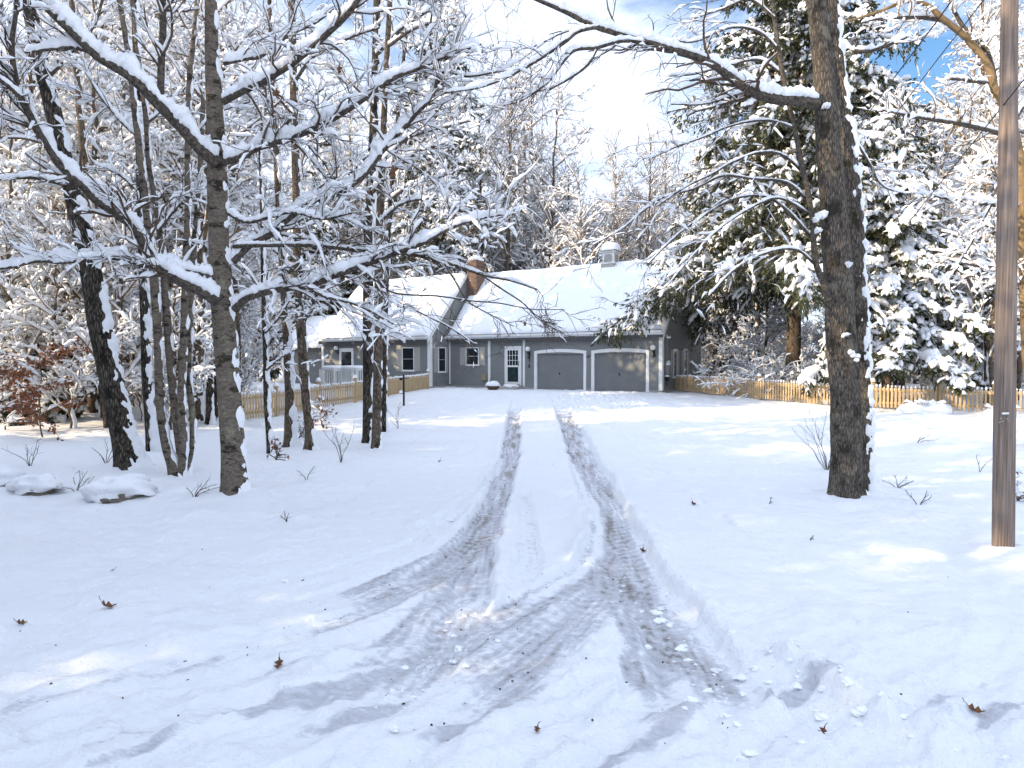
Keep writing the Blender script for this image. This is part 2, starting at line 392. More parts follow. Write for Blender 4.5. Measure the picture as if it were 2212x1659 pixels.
TRACKS = [   # photo polyline, half width at start and end, depth, dirt
    ([(1122, 853), (1116, 872), (1110, 900), (1107, 940), (1100, 990), (1085, 1040), (1064, 1090), (1032, 1150), (985, 1205), (915, 1243), (840, 1268), (760, 1290)], .19, .16, .12, 1.0),
    ([(1080, 1050), (1058, 1110), (1040, 1170), (1022, 1240), (1012, 1300), (985, 1370), (940, 1435), (880, 1490), (810, 1530)], .16, .17, .09, .75),
    ([(1062, 1105), (1010, 1190), (930, 1258), (850, 1302), (740, 1342), (600, 1388), (470, 1425)], .14, .10, .06, .75),
    ([(1200, 853), (1210, 872), (1225, 905), (1245, 950), (1266, 1000), (1288, 1050), (1312, 1100), (1338, 1160), (1368, 1225), (1408, 1285), (1455, 1350), (1508, 1430), (1556, 1520), (1600, 1610)], .21, .26, .13, 1.0),
    ([(1305, 1090), (1325, 1160), (1335, 1230), (1345, 1300), (1340, 1360)], .22, .30, .09, .9),
    ([(1325, 1130), (1312, 1180), (1275, 1222), (1215, 1258), (1140, 1300), (1060, 1345), (980, 1398), (900, 1452), (830, 1500)], .20, .13, .10, .8),
    ([(1345, 1200), (1325, 1260), (1285, 1320), (1225, 1375), (1150, 1440), (1060, 1510), (950, 1590), (820, 1659)], .18, .12, .07, .65),
    ([(1400, 1270), (1408, 1340), (1402, 1420), (1395, 1520), (1400, 1640)], .15, .12, .05, .4),
    ([(1085, 1010), (1040, 1070), (960, 1130), (880, 1175), (800, 1205), (690, 1240), (560, 1270)], .08, .08, .035, .12),
    ([(1020, 1120), (940, 1190), (850, 1235), (740, 1275), (600, 1310), (450, 1350)], .07, .07, .035, .25),
    ([(1560, 1385), (1620, 1430), (1690, 1480), (1770, 1535), (1860, 1600), (1960, 1690)], .12, .17, .08, .8),
    ([(1330, 905), (1420, 895), (1520, 890), (1620, 893)], .14, .12, .05, .1),
    ([(1300, 925), (1420, 908), (1560, 900)], .12, .1, .04, .1),
    ([(1255, 905), (1275, 918), (1300, 925)], .32, .30, .06, .2),
    ([(1120, 915), (1150, 922), (1190, 915)], .32, .30, .06, .2),
    ([(1055, 1115), (985, 1195), (890, 1250), (760, 1305), (610, 1350)], .16, .34, .03, .8),
    ([(1030, 1180), (985, 1290), (900, 1400), (780, 1500), (640, 1590)], .20, .34, .035, .8),
    ([(1330, 1150), (1300, 1240), (1210, 1330), (1100, 1420), (980, 1500), (850, 1570)], .22, .32, .035, .8),
    ([(1345, 1200), (1400, 1300), (1450, 1400), (1500, 1530), (1540, 1650)], .28, .34, .02, .9),
    ([(1130, 1050), (1140, 1130), (1142, 1210), (1120, 1290), (1085, 1370)], .07, .12, .04, .4),
]
BERMS = [    # ridges of pushed up snow: polyline, half width, height
    ([(1262, 925), (1300, 985), (1345, 1050), (1390, 1120), (1430, 1200), (1475, 1290), (1545, 1375), (1640, 1455), (1745, 1535), (1850, 1630)], .19, .05),
    ([(1640, 1405), (1750, 1465), (1880, 1540), (2020, 1610), (2200, 1690)], .20, .15),
    ([(1275, 1060), (1300, 1130), (1295, 1190), (1245, 1235), (1165, 1275), (1105, 1300)], .07, .075),
    ([(1235, 990), (1262, 1055), (1275, 1110), (1262, 1180), (1225, 1230)], .06, .05),
    ([(1085, 980), (1040, 1045), (960, 1105), (860, 1150)], .12, .035),
    ([(250, 1410), (400, 1385), (560, 1375)], .18, .09),
    ([(640, 1450), (760, 1425), (880, 1395)], .09, .09),
    ([(520, 1530), (700, 1480), (860, 1440)], .10, .07),
    ([(60, 1300), (110, 1280), (150, 1275)], .25, .08),
    ([(980, 1330), (1020, 1300), (1060, 1270)], .06, .05),
    ([(1180, 1560), (1260, 1450), (1330, 1380)], .10, .05),
    ([(1450, 1420), (1490, 1510), (1520, 1600)], .10, .06),
]

def dist_poly(x, y, pts):
    best = np.full(x.shape, 1e9); along = np.zeros(x.shape); sgn = np.zeros(x.shape); acc = 0
    for (a, b) in zip(pts[:-1], pts[1:]):
        ax, ay = a[:2]; bx, by = b[:2]
        dx, dy = bx - ax, by - ay; L2 = dx * dx + dy * dy; L = math.sqrt(L2)
        t = np.clip(((x - ax) * dx + (y - ay) * dy) / L2, 0, 1)
        d = np.hypot(x - ax - t * dx, y - ay - t * dy)
        s = ((x - ax) * dy - (y - ay) * dx) / L
        m = d < best
        best = np.where(m, d, best); along = np.where(m, acc + t * L, along); sgn = np.where(m, s, sgn)
        acc += L
    return best, along, sgn, acc

def grid_axis(lo, flo, fhi, hi, s, g):
    mid = list(np.arange(flo, fhi, s)); a = []; p = flo; d = s
    while p > lo:
        d *= g; p -= d; a.append(p)
    b = []; p = mid[-1]; d = s
    while p < hi:
        d *= g; p += d; b.append(p)
    return np.array(a[::-1] + mid + b)

def build_ground():
    xs = grid_axis(-320, -4.6, 5.4, 320, 0.03, 1.026)
    ys = grid_axis(-120, 3.3, 12.5, 420, 0.03, 1.012)
    X, Y = np.meshgrid(xs, ys)
    x, y = X.ravel(), Y.ravel()
    z = base_z(x, y)
    near = (y > 2) & (y < 48) & (np.abs(x) < 22)
    xn, yn = x[near], y[near]
    dz = np.zeros(xn.shape); wear = np.zeros(xn.shape)
    wx = xn + 0.05 * fbm(xn * 1.3, yn * 1.3, 3); wy = yn + 0.05 * fbm(xn * 1.3 + 40, yn * 1.3, 3)
    # the snow cover itself
    dz += 0.06 * fbm(xn / 1.6, yn / 1.6, 3) + 0.02 * fbm(xn / 0.28, yn / 0.28, 3)
    allm = np.zeros(xn.shape)
    fine = 0.010 * fbm(xn / .22, yn / .22, 4) + .004 * fbm(xn * 16, yn * 16, 2)
    for pts, h0, h1, dep, dirt in TRACKS:
        w = [G(*p) for p in pts]
        d, al, sg, LL = dist_poly(wx, wy, w)
        hw = 1.22 * (h0 + (h1 - h0) * al / LL)
        sel = d < hw * 2.6
        ends = sstep(0, 0.8 if w[0][1] < 22 else 11.0, al) * sstep(LL, LL - 1.0, al)
        edge = hw * (1 + 0.22 * fbm(al * 1.3, np.sign(sg) * 3 + dep * 90, 3))
        mk = sstep(edge * 1.22, edge * 0.90, d) * ends
        stri = perlin(sg * 34, al * 0.8) * 0.012 + perlin(sg * 75 + 9, al * 2.2) * 0.006
        tread = 0.004 * np.sin(al * 2 * math.pi / 0.095 + 1.5 * np.sin(sg * 40)) * (perlin(al * .8, sg * 3 + 5) > 0.0)
        near_f = sstep(17, 11, yn)
        ridge = np.exp(-((d - edge * 1.42) / (0.33 * hw)) ** 2) * 0.28 * dep * ends * (0.7 + 0.9 * near_f * fbm(al * 2.4, np.sign(sg) * 5 + 33 * dep, 3))
        dz = np.where(sel, dz - mk * (dep * .80 + dz * 0.6) * (1 - 0.85 * allm) + mk * (stri + tread * near_f) + ridge * (1 - allm), dz)
        ww = mk ** 2 * dirt * np.clip(0.74 + 0.42 * fbm(sg * 6, al * .8 + dep * 50, 4) + 0.55 * perlin(sg * 26, al * 1.1) + .3 * perlin(sg * 60, al * 2), 0.05, 1.25)
        trd = .5 + .5 * np.sin(al * 2 * math.pi / .16 + 26 * np.abs(sg) + 3 * perlin(al * 2, sg * 4))
        ww *= 1 - .30 * near_f * trd * (perlin(al * .5 + 7, sg * 3) > -.15)
        wear = np.where(sel, np.maximum(wear, ww), wear)
        allm = np.where(sel, np.maximum(allm, mk), allm)
    for pts, hw, h in BERMS:
        w = [G(*p) for p in pts]
        d, al, sg, LL = dist_poly(wx, wy, w)
        ends = sstep(0, 0.4, al) * sstep(LL, LL - 0.4, al)
        prof = np.exp(-(d / hw) ** 2) * ends
        dz += 1.0 * h * prof * (0.85 + 0.35 * fbm(al * 2.2, sg * 5, 4)) * (1 - .5 * allm) + prof * .02 * fbm(xn * 9, yn * 9, 3)
        wear *= 1 - .8 * prof
    # churned, driven over strip of road along the near edge
    drive = sstep(8.2, 5.4, yn + 0.50 * np.abs(xn - 0.3) + 0.6 * fbm(xn / 1.2, yn / 1.2, 3)) * sstep(5.0, 3.6, xn)
    drive = np.maximum(drive, sstep(4.6, 4.2, yn + .25 * fbm(xn, yn, 2)) * .8)
    dcor = sstep(1.7, 1.2, np.abs(xn - 0.62 - 0.02 * yn)) * sstep(6.0, 9.0, yn) * sstep(24, 20, yn)
    ang = 0.62
    xr = xn * math.cos(ang) + yn * math.sin(ang); yr = -xn * math.sin(ang) + yn * math.cos(ang)
    lum = fbm(xr * 1.6, yr * 4.5, 4)
    dz += drive * (1 - 0.6 * allm) * (0.080 * lum + 0.050 * np.maximum(0, fbm(xn * 6, yn * 6, 3) - 0.02))
    dz += (drive + .25 * dcor) * 0.008 * perlin(xr * 1.2, yr * 30) + drive * .006 * perlin(xn * 22, yn * 22)
    chop = sstep(0.05, 0.30, fbm(xn / 0.9 + 3, yn / 0.9, 3)) * drive
    dz += chop * 0.05 * np.maximum(0, fbm(xn * 9, yn * 9, 2) + .05)
    dz += fine
    wear = np.maximum(wear, drive * 0.62 * sstep(0.12, 0.5, fbm(xr * 0.9 + 9, yr * 3.0, 4)))
    # trodden snow before the garage
    tr = np.exp(-((xn - 3.6) / 2.6) ** 2 - ((yn - 29.5) / 4.2) ** 2)
    dz += tr * 0.20 * np.abs(fbm(xn * 2.2, yn * 1.3, 4)) - tr * 0.16 * sstep(0.1, 0.4, fbm(xn * 1.7 + 30, yn * 1.1, 3))
    # drift at the house front
    z[near] += dz
    # dimples and tufts in the untouched snow
    side = near & ((x < -2.5) | (x > 3.0))
    z[side] += 0.075 * fbm(x[side] * .8, y[side] * 1.0, 5) + .012 * fbm(x[side] * 3.3, y[side] * 3.3, 3) + 0.035 * np.maximum(0, fbm(x[side] * 3.1, y[side] * 3.1, 3) - 0.25) - .02 * np.maximum(0, fbm(x[side] * 4.1 + 50, y[side] * 4.1, 2) - .35)
    W = np.zeros(x.shape); W[near] = np.clip(wear, 0, 1)
    nx, ny = len(xs), len(ys)
    i = (np.arange(ny - 1) * nx)[:, None] + np.arange(nx - 1)[None, :]
    Fq = np.stack([i, i + 1, i + nx + 1, i + nx], -1).reshape(-1, 4)
    m = bpy.data.materials.new('ground_snow'); m.use_nodes = True
    nt = m.node_tree; N = nt.nodes; L = nt.links; b = N['Principled BSDF']
    b.inputs['Roughness'].default_value = 0.6; b.inputs['Specular IOR Level'].default_value = 0.25
    at = N.new('ShaderNodeAttribute'); at.attribute_name = 'wear'
    tc = N.new('ShaderNodeTexCoord')
    n1 = N.new('ShaderNodeTexNoise'); n1.inputs['Scale'].default_value = 9; n1.inputs['Detail'].default_value = 8; n1.inputs['Roughness'].default_value = 0.75
    mp = N.new('ShaderNodeMapping'); mp.inputs['Scale'].default_value = (1.0, 2.6, 1); L.new(tc.outputs['Object'], mp.inputs[0]); L.new(mp.outputs[0], n1.inputs[0])
    mm = N.new('ShaderNodeMath'); mm.operation = 'MULTIPLY_ADD'; mm.inputs[1].default_value = 1.25
    L.new(at.outputs['Fac'], mm.inputs[0])
    sub = N.new('ShaderNodeMath'); sub.operation = 'MULTIPLY_ADD'; sub.inputs[1].default_value = 1.5; sub.inputs[2].default_value = -1.0
    L.new(n1.outputs[0], sub.inputs[0]); L.new(sub.outputs[0], mm.inputs[2])
    r = N.new('ShaderNodeValToRGB'); e = r.color_ramp.elements
    e[0].position = 0.08; e[0].color = (0.84, 0.855, 0.875, 1); e[1].position = 0.95; e[1].color = (0.27, 0.25, 0.235, 1)
    k = e.new(0.40); k.color = (0.60, 0.61, 0.65, 1)
    k = e.new(0.74); k.color = (0.46, 0.46, 0.485, 1)
    L.new(mm.outputs[0], r.inputs[0]); L.new(r.outputs[0], b.inputs['Base Color'])
    n2 = N.new('ShaderNodeTexNoise'); n2.inputs['Scale'].default_value = 34; n2.inputs['Detail'].default_value = 9; n2.inputs['Roughness'].default_value = 0.65
    L.new(tc.outputs['Object'], n2.inputs[0])
    n5 = N.new('ShaderNodeTexNoise'); n5.inputs['Scale'].default_value = 7; n5.inputs['Detail'].default_value = 5
    L.new(tc.outputs['Object'], n5.inputs[0])
    bp0 = N.new('ShaderNodeBump'); bp0.inputs['Strength'].default_value = 0.5; bp0.inputs['Distance'].default_value = 0.06
    L.new(n5.outputs[0], bp0.inputs['Height'])
    bp = N.new('ShaderNodeBump'); bp.inputs['Strength'].default_value = 0.75; bp.inputs['Distance'].default_value = 0.03
    L.new(n2.outputs[0], bp.inputs['Height']); L.new(bp0.outputs[0], bp.inputs['Normal']); L.new(bp.outputs[0], b.inputs['Normal'])
    global _GX, _GYs, _GZ
    _GX, _GYs, _GZ = xs, ys, z.reshape(ny, nx)
    o = mesh_obj('snowy_ground', np.stack([x, y, z], 1), Fq, m, attr={'wear': W})
    tag(o, kind='structure')
    return o
build_ground()

def ground_h(x, y):
    i = int(np.clip(np.searchsorted(_GX, x) - 1, 0, len(_GX) - 2)); j = int(np.clip(np.searchsorted(_GYs, y) - 1, 0, len(_GYs) - 2))
    u = (x - _GX[i]) / (_GX[i + 1] - _GX[i]); v = (y - _GYs[j]) / (_GYs[j + 1] - _GYs[j])
    return float((_GZ[j, i] * (1 - u) + _GZ[j, i + 1] * u) * (1 - v) + (_GZ[j + 1, i] * (1 - u) + _GZ[j + 1, i + 1] * u) * v)
def gz(x, y): return float(base_z(np.array([x]), np.array([y]))[0])

def blob(c, rx, ry, rz, seed, k=18, n=10, amp=0.18, flat=0.0):
    th = np.linspace(0.02, math.pi - 0.02, n); ph = np.arange(k) * 2 * math.pi / k
    TH, PH = np.meshgrid(th, ph, indexing='ij')
    d = np.stack([np.sin(TH) * np.cos(PH), np.sin(TH) * np.sin(PH), np.cos(TH)], -1)
    r = 1 + amp * fbm(d[..., 0] * 1.5 + seed * 3.3, d[..., 1] * 1.5 + d[..., 2] * 1.7 + seed, 3)
    V = d * r[..., None] * np.array([rx, ry, rz]) + np.asarray(c)
    return V.reshape(-1, 3), ringfaces(1, n, k)

# clods of loose snow along the tracks
def snow_clods():
    mb = MB(); rg = np.random.default_rng(21)
    lines = [TRACKS[3][0][8:], TRACKS[3][0][9:], TRACKS[8][0], TRACKS[1][0][4:], TRACKS[4][0][5:], BERMS[1][0], BERMS[0][0][6:]]
    for ln in lines:
        w = [G(*p) for p in ln]
        for a, b in zip(w[:-1], w[1:]):
            for q in range(7):
                t = rg.random(); p = a + (b - a) * t
                x, y = p[0] + rg.normal() * 0.16, p[1] + rg.normal() * 0.16
                s = 0.008 + 0.034 * rg.random() ** 3.5
                V, Fq = blob((x, y, ground_h(x, y) + s * 0.15), s * (1 + rg.random() * .9), s, s * .7, rg.random() * 50, 8, 6, 0.85)
                mb.add(V, Fq)
    tag(mb.build('loose_snow', M['snow'], smooth=False), 'loose lumps of snow thrown up beside the tyre tracks', 'snow lumps', kind='stuff')
snow_clods()

# grit and bark crumbs dropped on the driven snow
def grit():
    mb = MB(); rg = np.random.default_rng(33)
    for q in range(150):
        px = rg.random() * 2212; py = 1180 + 470 * rg.random() ** .8
        if rg.random() < .8:
            ln = TRACKS[int(rg.choice([0, 1, 2, 3, 5, 6]))][0]; i = int(rg.integers(len(ln) - 1)); t = rg.random()
            px = ln[i][0] * (1 - t) + ln[i + 1][0] * t + rg.normal() * 30; py = max(1000, ln[i][1] * (1 - t) + ln[i + 1][1] * t + rg.normal() * 14)
        g = G(px, py); sz = .003 + .006 * rg.random() ** 2; a = rg.random() * 3.14
        h = ground_h(g[0], g[1])
        V, Fq = blob((0, 0, 0), sz * (1 + 2.5 * rg.random() ** 2), sz, sz * .8, rg.random() * 60, 7, 5, .6)
        V = np.column_stack([V[:, 0] * math.cos(a) - V[:, 1] * math.sin(a) + g[0], V[:, 0] * math.sin(a) + V[:, 1] * math.cos(a) + g[1], V[:, 2] + h + sz * .3]); mb.add(V, Fq)
    tag(mb.build('grit', M['bark_dark']), 'dark crumbs of grit and bark strewn over the driven snow', 'grit', kind='stuff')
grit()

# ------------------------------------------------------------------ house
house = empty('house', HC, 'low gray clapboard house with steep snowy roofs and a double garage', 'house', rz=-Ctheta)

def hx(px, w=0.0):
    k = (px - CX) / F
    u = (HC[0] + st_ * w - k * (HC[1] + ct * w)) / (ct + k * st_)
    return -u
def hz(px, py, w=0.0):
    x = hx(px, w); Y = HC[1] - st_ * x + ct * w
    return P(px, py, Y)[2] - HC[2]
LW = -hx(970)                       # garage wing length
XL = -LW
EAVE, D = 3.22, 6.8
PITCHR = 1.19
wW = -1.86                          # front plane of the left wing
DW = 7.4
XWL = hx(697, wW)                   # left end of the left wing
RIDGE = EAVE + D / 2 * PITCHR
EAVW = 3.14; RIDW = EAVW + DW / 2 * 1.10

def clap(mb, a, b, z0, z1, n, lap=0.105, clip=None):
    """lap siding between plan points a,b; n = outward normal (plan)"""
    a = np.array(a, float); b = np.array(b, float); n = np.array(n, float)
    z = z0; V = []; Q = []
    while z < z1 - 1e-6:
        zt = min(z + lap, z1)
        if clip:
            (s0, s1), (s2, s3) = clip(z), clip(zt)
        else: s0, s1, s2, s3 = 0, 1, 0, 1
        if s1 - s0 < 0.005: break
        s3 = max(s3, s2)
        pb0 = a + (b - a) * s0 + n * 0.034; pb1 = a + (b - a) * s1 + n * 0.034
        pt0 = a + (b - a) * s2 + n * 0.006; pt1 = a + (b - a) * s3 + n * 0.006
        i0 = a + (b - a) * s0 + n * 0.004; i1 = a + (b - a) * s1 + n * 0.004
        k = len(V)
        V += [(*pb0, z), (*pb1, z), (*pt1, zt), (*pt0, zt), (*i0, z), (*i1, z)]
        Q += [(k, k + 1, k + 2, k + 3), (k + 4, k + 5, k + 1, k)]
        z = zt
    mb.add(V, Q)

def gable_clip(z_e, z_r, depth):
    def f(z):
        if z <= z_e: return (0, 1)
        t = (z - z_e) / (z_r - z_e) * 0.5
        return (min(t, .5), max(1 - t, .5))
    return f

# garage front: openings
GD = [(hx(1160), hx(1261), hz(1210, 764)), (hx(1284), hx(1396), hz(1340, 763))]
w = MB()
segs = [(XL, GD[0][0]), (GD[0][1], GD[1][0]), (GD[1][1], 0)]
ztop = min(GD[0][2], GD[1][2])
for a, b in segs: clap(w, (a, 0), (b, 0), 0.12, EAVE, (0, -1))
for (a, b, h) in GD: clap(w, (a, 0), (b, 0), h, EAVE, (0, -1))
clap(w, (0, 0), (0, D), 0.12, RIDGE, (1, 0), clip=gable_clip(EAVE, RIDGE, D))
clap(w, (0, D), (XL, D), 0.12, EAVE, (0, 1))
w.build('wall', M['siding'], house)
core = MB()    # backing so nothing shines through
def prism(mb, x0, x1, y0, y1, ze, zr, ins=0.02):
    ym = (y0 + y1) / 2
    v = [(x0, y0, 0), (x0, y0, ze), (x0, ym, zr), (x0, y1, ze), (x0, y1, 0)]
    V = v + [(x1, p[1], p[2]) for p in v]
    Q = [(i, (i + 1) % 5, 5 + (i + 1) % 5, 5 + i) for i in range(5)]
    Q = [(a, d, c, b) for a, b, c, d in Q]
    mb.add(V, Q, [(0, 1, 2), (0, 2, 3), (0, 3, 4), (5, 7, 6), (5, 8, 7), (5, 9, 8)])
prism(core, XL, -0.0, 0.16, D - 0.0, EAVE, RIDGE - .02)
prism(core, XWL, XL - 0.0, wW + 0.0, wW + DW, EAVW, RIDW - .02)
core.build('inner_wall', M['siding'], house)
# garage reveals and lintels
for i, (a, b, h) in enumerate(GD):
    g = MB()
    g.box(a + 0.002, b - 0.002, 0.09, 0.14, -0.1, h + 0.1)
    n = 4
    for q in range(1, n):
        zz = h * q / n
        g.box(a + 0.01, b - 0.01, 0.074, 0.0899, zz + 0.0, zz + 0.007)
    for q in range(n):
        z0 = h * q / n + (0.007 if q else -0.09); z1 = h * (q + 1) / n + (0.0 if q < n - 1 else 0.08)
        g.box(a + 0.01, b - 0.01, 0.070, 0.0899, z0 + 0.0, z1)
    gd = g.build('garage_door', M['garage'], house)
    hb = MB(); xm = (a + b) / 2 - 0.05
    hb.box(xm - 0.015, xm + 0.015, 0.04, 0.07, 0.86, 0.99); hb.box(xm - 0.05, xm + 0.05, 0.03, 0.055, 0.92, 0.945)
    hb.build('handle', M['black'], gd)
    # arched frame
    f = MB(); tw = 0.17
    f.box(a - tw, a, -0.05, 0.085, 0.0, h); f.box(b, b + tw, -0.05, 0.085, 0.0, h)
    K = 16; V = []; Q = []
    for q in range(K + 1):
        t = q / K; x = (a - tw) + (b - a + 2 * tw) * t; s = 1 - (2 * t - 1) ** 2
        lo = h - 0.02 + 0.10 * s; hi = h + 0.15 + 0.12 * s
        V += [(x, -0.055, lo), (x, -0.055, hi), (x, 0.09, hi), (x, 0.09, lo)]
    for q in range(K):
        k = q * 4
        for e in range(4): Q.append((k + e, k + 4 + e, k + 4 + (e + 1) % 4, k + (e + 1) % 4))
    Q += [(0, 1, 2, 3), (K * 4 + 3, K * 4 + 2, K * 4 + 1, K * 4)]
    f.add(V, Q)
    f.build('garage_frame', M['trim'], house)
    s = MB(); s.box(a + 0.005, a + 0.04, 0.02, 0.065, 1.28, 1.58); s.build('keypad', M['metal_gray'], house)
# foundation strips
for a, b in ((XL, GD[0][0] - .18), (GD[0][1] + .18, GD[1][0] - .18), (GD[1][1] + .18, 0.0)):
    fo = MB(); fo.box(a, b, -0.012, 0.15, -0.4, 0.115); fo.build('foundation', M['concrete'], house)
fo = MB()
fo.box(-0.15, 0.012, 0.16, D, -0.4, 0.115); fo.build('foundation', M['concrete'], house); fo = MB()
fo.box(XWL, XL + 0.012, wW - 0.012, wW + 0.15, -0.4, 0.115); fo.build('foundation', M['concrete'], house); fo = MB(); fo.box(XL - 0.1, XL + 0.012, wW + 0.16, -0.02, -0.4, 0.115)
fo.build('foundation', M['concrete'], house)
# left wing walls
w = MB()
clap(w, (XWL, wW), (XL, wW), 0.12, EAVW, (0, -1))
clap(w, (XL, wW), (XL, wW + DW), 0.12, RIDW, (1, 0), clip=gable_clip(EAVW, RIDW, DW))
clap(w, (XWL, wW + DW), (XWL, wW), 0.12, RIDW, (-1, 0), clip=gable_clip(EAVW, RIDW, DW))
w.build('wall', M['siding'], house)
# small extension at the far left
XE = hx(612, wW + 1.2); w = MB(); we = wW + 1.2
clap(w, (XE, we), (XWL - 0.03, we), 0.05, 2.75, (0, -1)); clap(w, (XE, we + 5), (XE, we), 0.05, 2.75, (-1, 0))
w.build('wall', M['siding'], house)
e = MB(); prism(e, XE + .01, XWL - .03, we + .01, we + 5, 2.75, 4.9); e.build('inner_wall', M['siding'], house)
# white boards
t = MB()
for px in (1055.5, 1060): pass
def vboard(x0, x1, y, z0, z1, mbx): mbx.box(x0, x1, y - 0.045, y + 0.02, z0, z1)
for (p0, p1) in ((1055, 1060), (1130, 1134.5)):
    b = MB(); vboard(hx(p0), hx(p1) , 0, 0.1, EAVE - .28, b); b.build('trim_board', M['trim'], house)
b = MB(); b.box(-0.16, 0.035, -0.045, 0.02, 0.1, EAVE - .28); b.box(0.003, 0.045, 0.021, 0.16, 0.1, EAVE - .05); b.build('corner_board', M['trim'], house)
b = MB(); b.box(XL - 0.18, XL + 0.035, wW - 0.045, wW + 0.02, 0.1, EAVW - .28); b.box(XL + .003, XL + 0.045, wW + 0.021, wW + 0.17, 0.1, EAVW - .02); b.build('corner_board', M['trim'], house)
b = MB(); b.box(XWL - 0.035, XWL + 0.18, wW - 0.045, wW + 0.02, 0.1, EAVW - .28); b.build('corner_board', M['trim'], house)
b = MB(); b.box(XE - 0.03, XE + 0.14, we - 0.045, we + 0.02, 0.05, 2.6); b.build('corner_board', M['trim'], house)
b = MB(); b.box(-0.045, 0.05, D - .16, D + 0.03, 0.1, EAVE - .05); b.build('corner_board', M['trim'], house)
# friezes, fascias, gutters
def eave(x0, x1, y, ze, name_g='gutter'):
    b = MB(); b.box(x0, x1, y - 0.05, y + 0.02, ze - 0.279, ze - 0.02); b.build('frieze', M['trim'], house)
    b = MB(); b.box(x0, x1, y - 0.30, y - 0.051, ze - 0.06, ze - 0.035); b.build('soffit', M['trim'], house)
    b = MB(); b.box(x0 - .05, x1 + .05, y - 0.42, y - 0.301, ze - 0.11, ze + 0.02); b.build(name_g, M['trim'], house)
    b = MB(); b.box(x0 - .05, x1 + .05, y - 0.43, y - 0.302, ze + 0.022, ze + 0.045); b.build('drip_edge', M['black'], house)
eave(XL + 0.06, 0.05, 0, EAVE)
eave(XWL, XL + 0.05, wW, EAVW)
b = MB(); b.box(XE - .1, XWL - .04, we - 0.3, we - 0.01, 2.6, 2.72); b.build('gutter', M['trim'], house)
b = MB(); b.box(XL + 0.09, XL + 0.16, -0.12, -0.05, 0.2, EAVE - .3); b.build('downspout', M['trim'], house)

# roofs and their snow
def roof(x0, x1, y0, y1, ze, zr, over, thick, seed, rake=0.15):
    ym = (y0 + y1) / 2; sl = (zr - ze) / (ym - y0)
    r = MB()
    nn = math.hypot(1, sl); th = 0.14
    for s in (-1, 1):
        ye = ym + s * (ym - y0 + over); zE = zr - sl * (abs(ye - ym))
        a = [(x0 - rake, ye, zE), (x1 + rake, ye, zE), (x1 + rake, ym, zr), (x0 - rake, ym, zr)]
        b_ = [(p[0], p[1], p[2] + th) for p in a]
        r.add(a + b_, [(0, 1, 2, 3), (4, 7, 6, 5), (0, 4, 5, 1), (1, 5, 6, 2), (3, 7, 4, 0)])
    ro = r.build('roof', M['roofing'], house)
    # rake boards
    for xx in (x0 - rake, x1 + rake):
        b = MB()
        for s in (-1, 1):
            ye = ym + s * (ym - y0 + over); zE = zr - sl * abs(ye - ym)
            b.add([(xx - .02, ye, zE - .1), (xx + .02, ye, zE - .1), (xx + .02, ye, zE + .13), (xx - .02, ye, zE + .13), (xx - .02, ym, zr - .1), (xx + .02, ym, zr - .1), (xx + .02, ym, zr + .13), (xx - .02, ym, zr + .13)],
                  [(0, 1, 2, 3), (0, 4, 5, 1), (1, 5, 6, 2), (3, 2, 6, 7), (0, 3, 7, 4)])
        b.build('rake_board', M['trim'], ro)
    # snow blanket over both slopes
    L = x1 - x0 + 2 * rake; half = ym - y0 + over
    nu, nv = int(L / 0.14), 90
    u = np.linspace(0, 1, nu); v = np.linspace(-1, 1, nv)
    Uu, Vv = np.meshgrid(u, v)
    xx = x0 - rake + L * Uu; yy = ym + Vv * half
    zz = zr + th - sl * np.abs(Vv) * half
    ed = np.minimum(np.minimum(Uu, 1 - Uu) * L, (1 - np.abs(Vv)) * half * nn)
    hgt = thick * np.sqrt(np.clip(ed / 0.22, 0, 1)) * (1 + 0.16 * fbm(xx / 2.6 + seed, yy / 2.6, 2)) + 0.01
    hgt *= 1 + 0.3 * np.exp(-ed / .15) * fbm(xx * 2 + seed, yy * 2, 2)
    round_r = 0.25 * np.exp(-np.abs(Vv) * half / 0.35)
    zz = zz + hgt * nn * 0.78 - round_r * 0.55
    yy = yy + np.sign(Vv) * hgt * 0.25 * np.minimum(1, np.abs(Vv) * 4)
    V = np.stack([xx, yy, zz], -1).reshape(-1, 3)
    i = (np.arange(nv - 1) * nu)[:, None] + np.arange(nu - 1)[None, :]
    Fq = np.stack([i, i + 1, i + nu + 1, i + nu], -1).reshape(-1, 4)
    s = mesh_obj('roof_snow', V, Fq, M['snow'], ro); s['kind'] = 'stuff'
    return ro
roof(XL + 0.16, 0.02, 0, D, EAVE, RIDGE, 0.30, 0.24, 1.0)
roof(XWL, XL, wW, wW + DW, EAVW, RIDW, 0.30, 0.22, 6.0, rake=0.05)
roof(XE, XWL - .2, we, we + 5, 2.75, 4.9, 0.28, 0.24, 11.0, rake=0.1)

def snowcap(name, parent, c, rx, ry, rz, seed, origin=None):
    V, Fq = blob(c, rx, ry, rz, seed, 20, 12, 0.22)
    V[:, 2] = np.maximum(V[:, 2], c[2] - 0.02)
    o = mesh_obj(name, V, Fq, M['snow'], parent, origin); o['kind'] = 'stuff'
    return o
# chimney
wc = 1.85; cz0, cz1 = 4.6, hz(1015, 562, wc)
b = MB(); b.box(XL + 0.05, XL + 0.80, wc, wc + 0.9, cz0, cz1 - .18); b.box(XL + 0.02, XL + 0.83, wc - 0.03, wc + 0.93, cz1 - .1799, cz1)
ch = b.build('chimney', M['brick'], house)
snowcap('snow_cap', ch, (XL + .43, wc + .45, cz1), 0.46, 0.52, 0.34, 3)
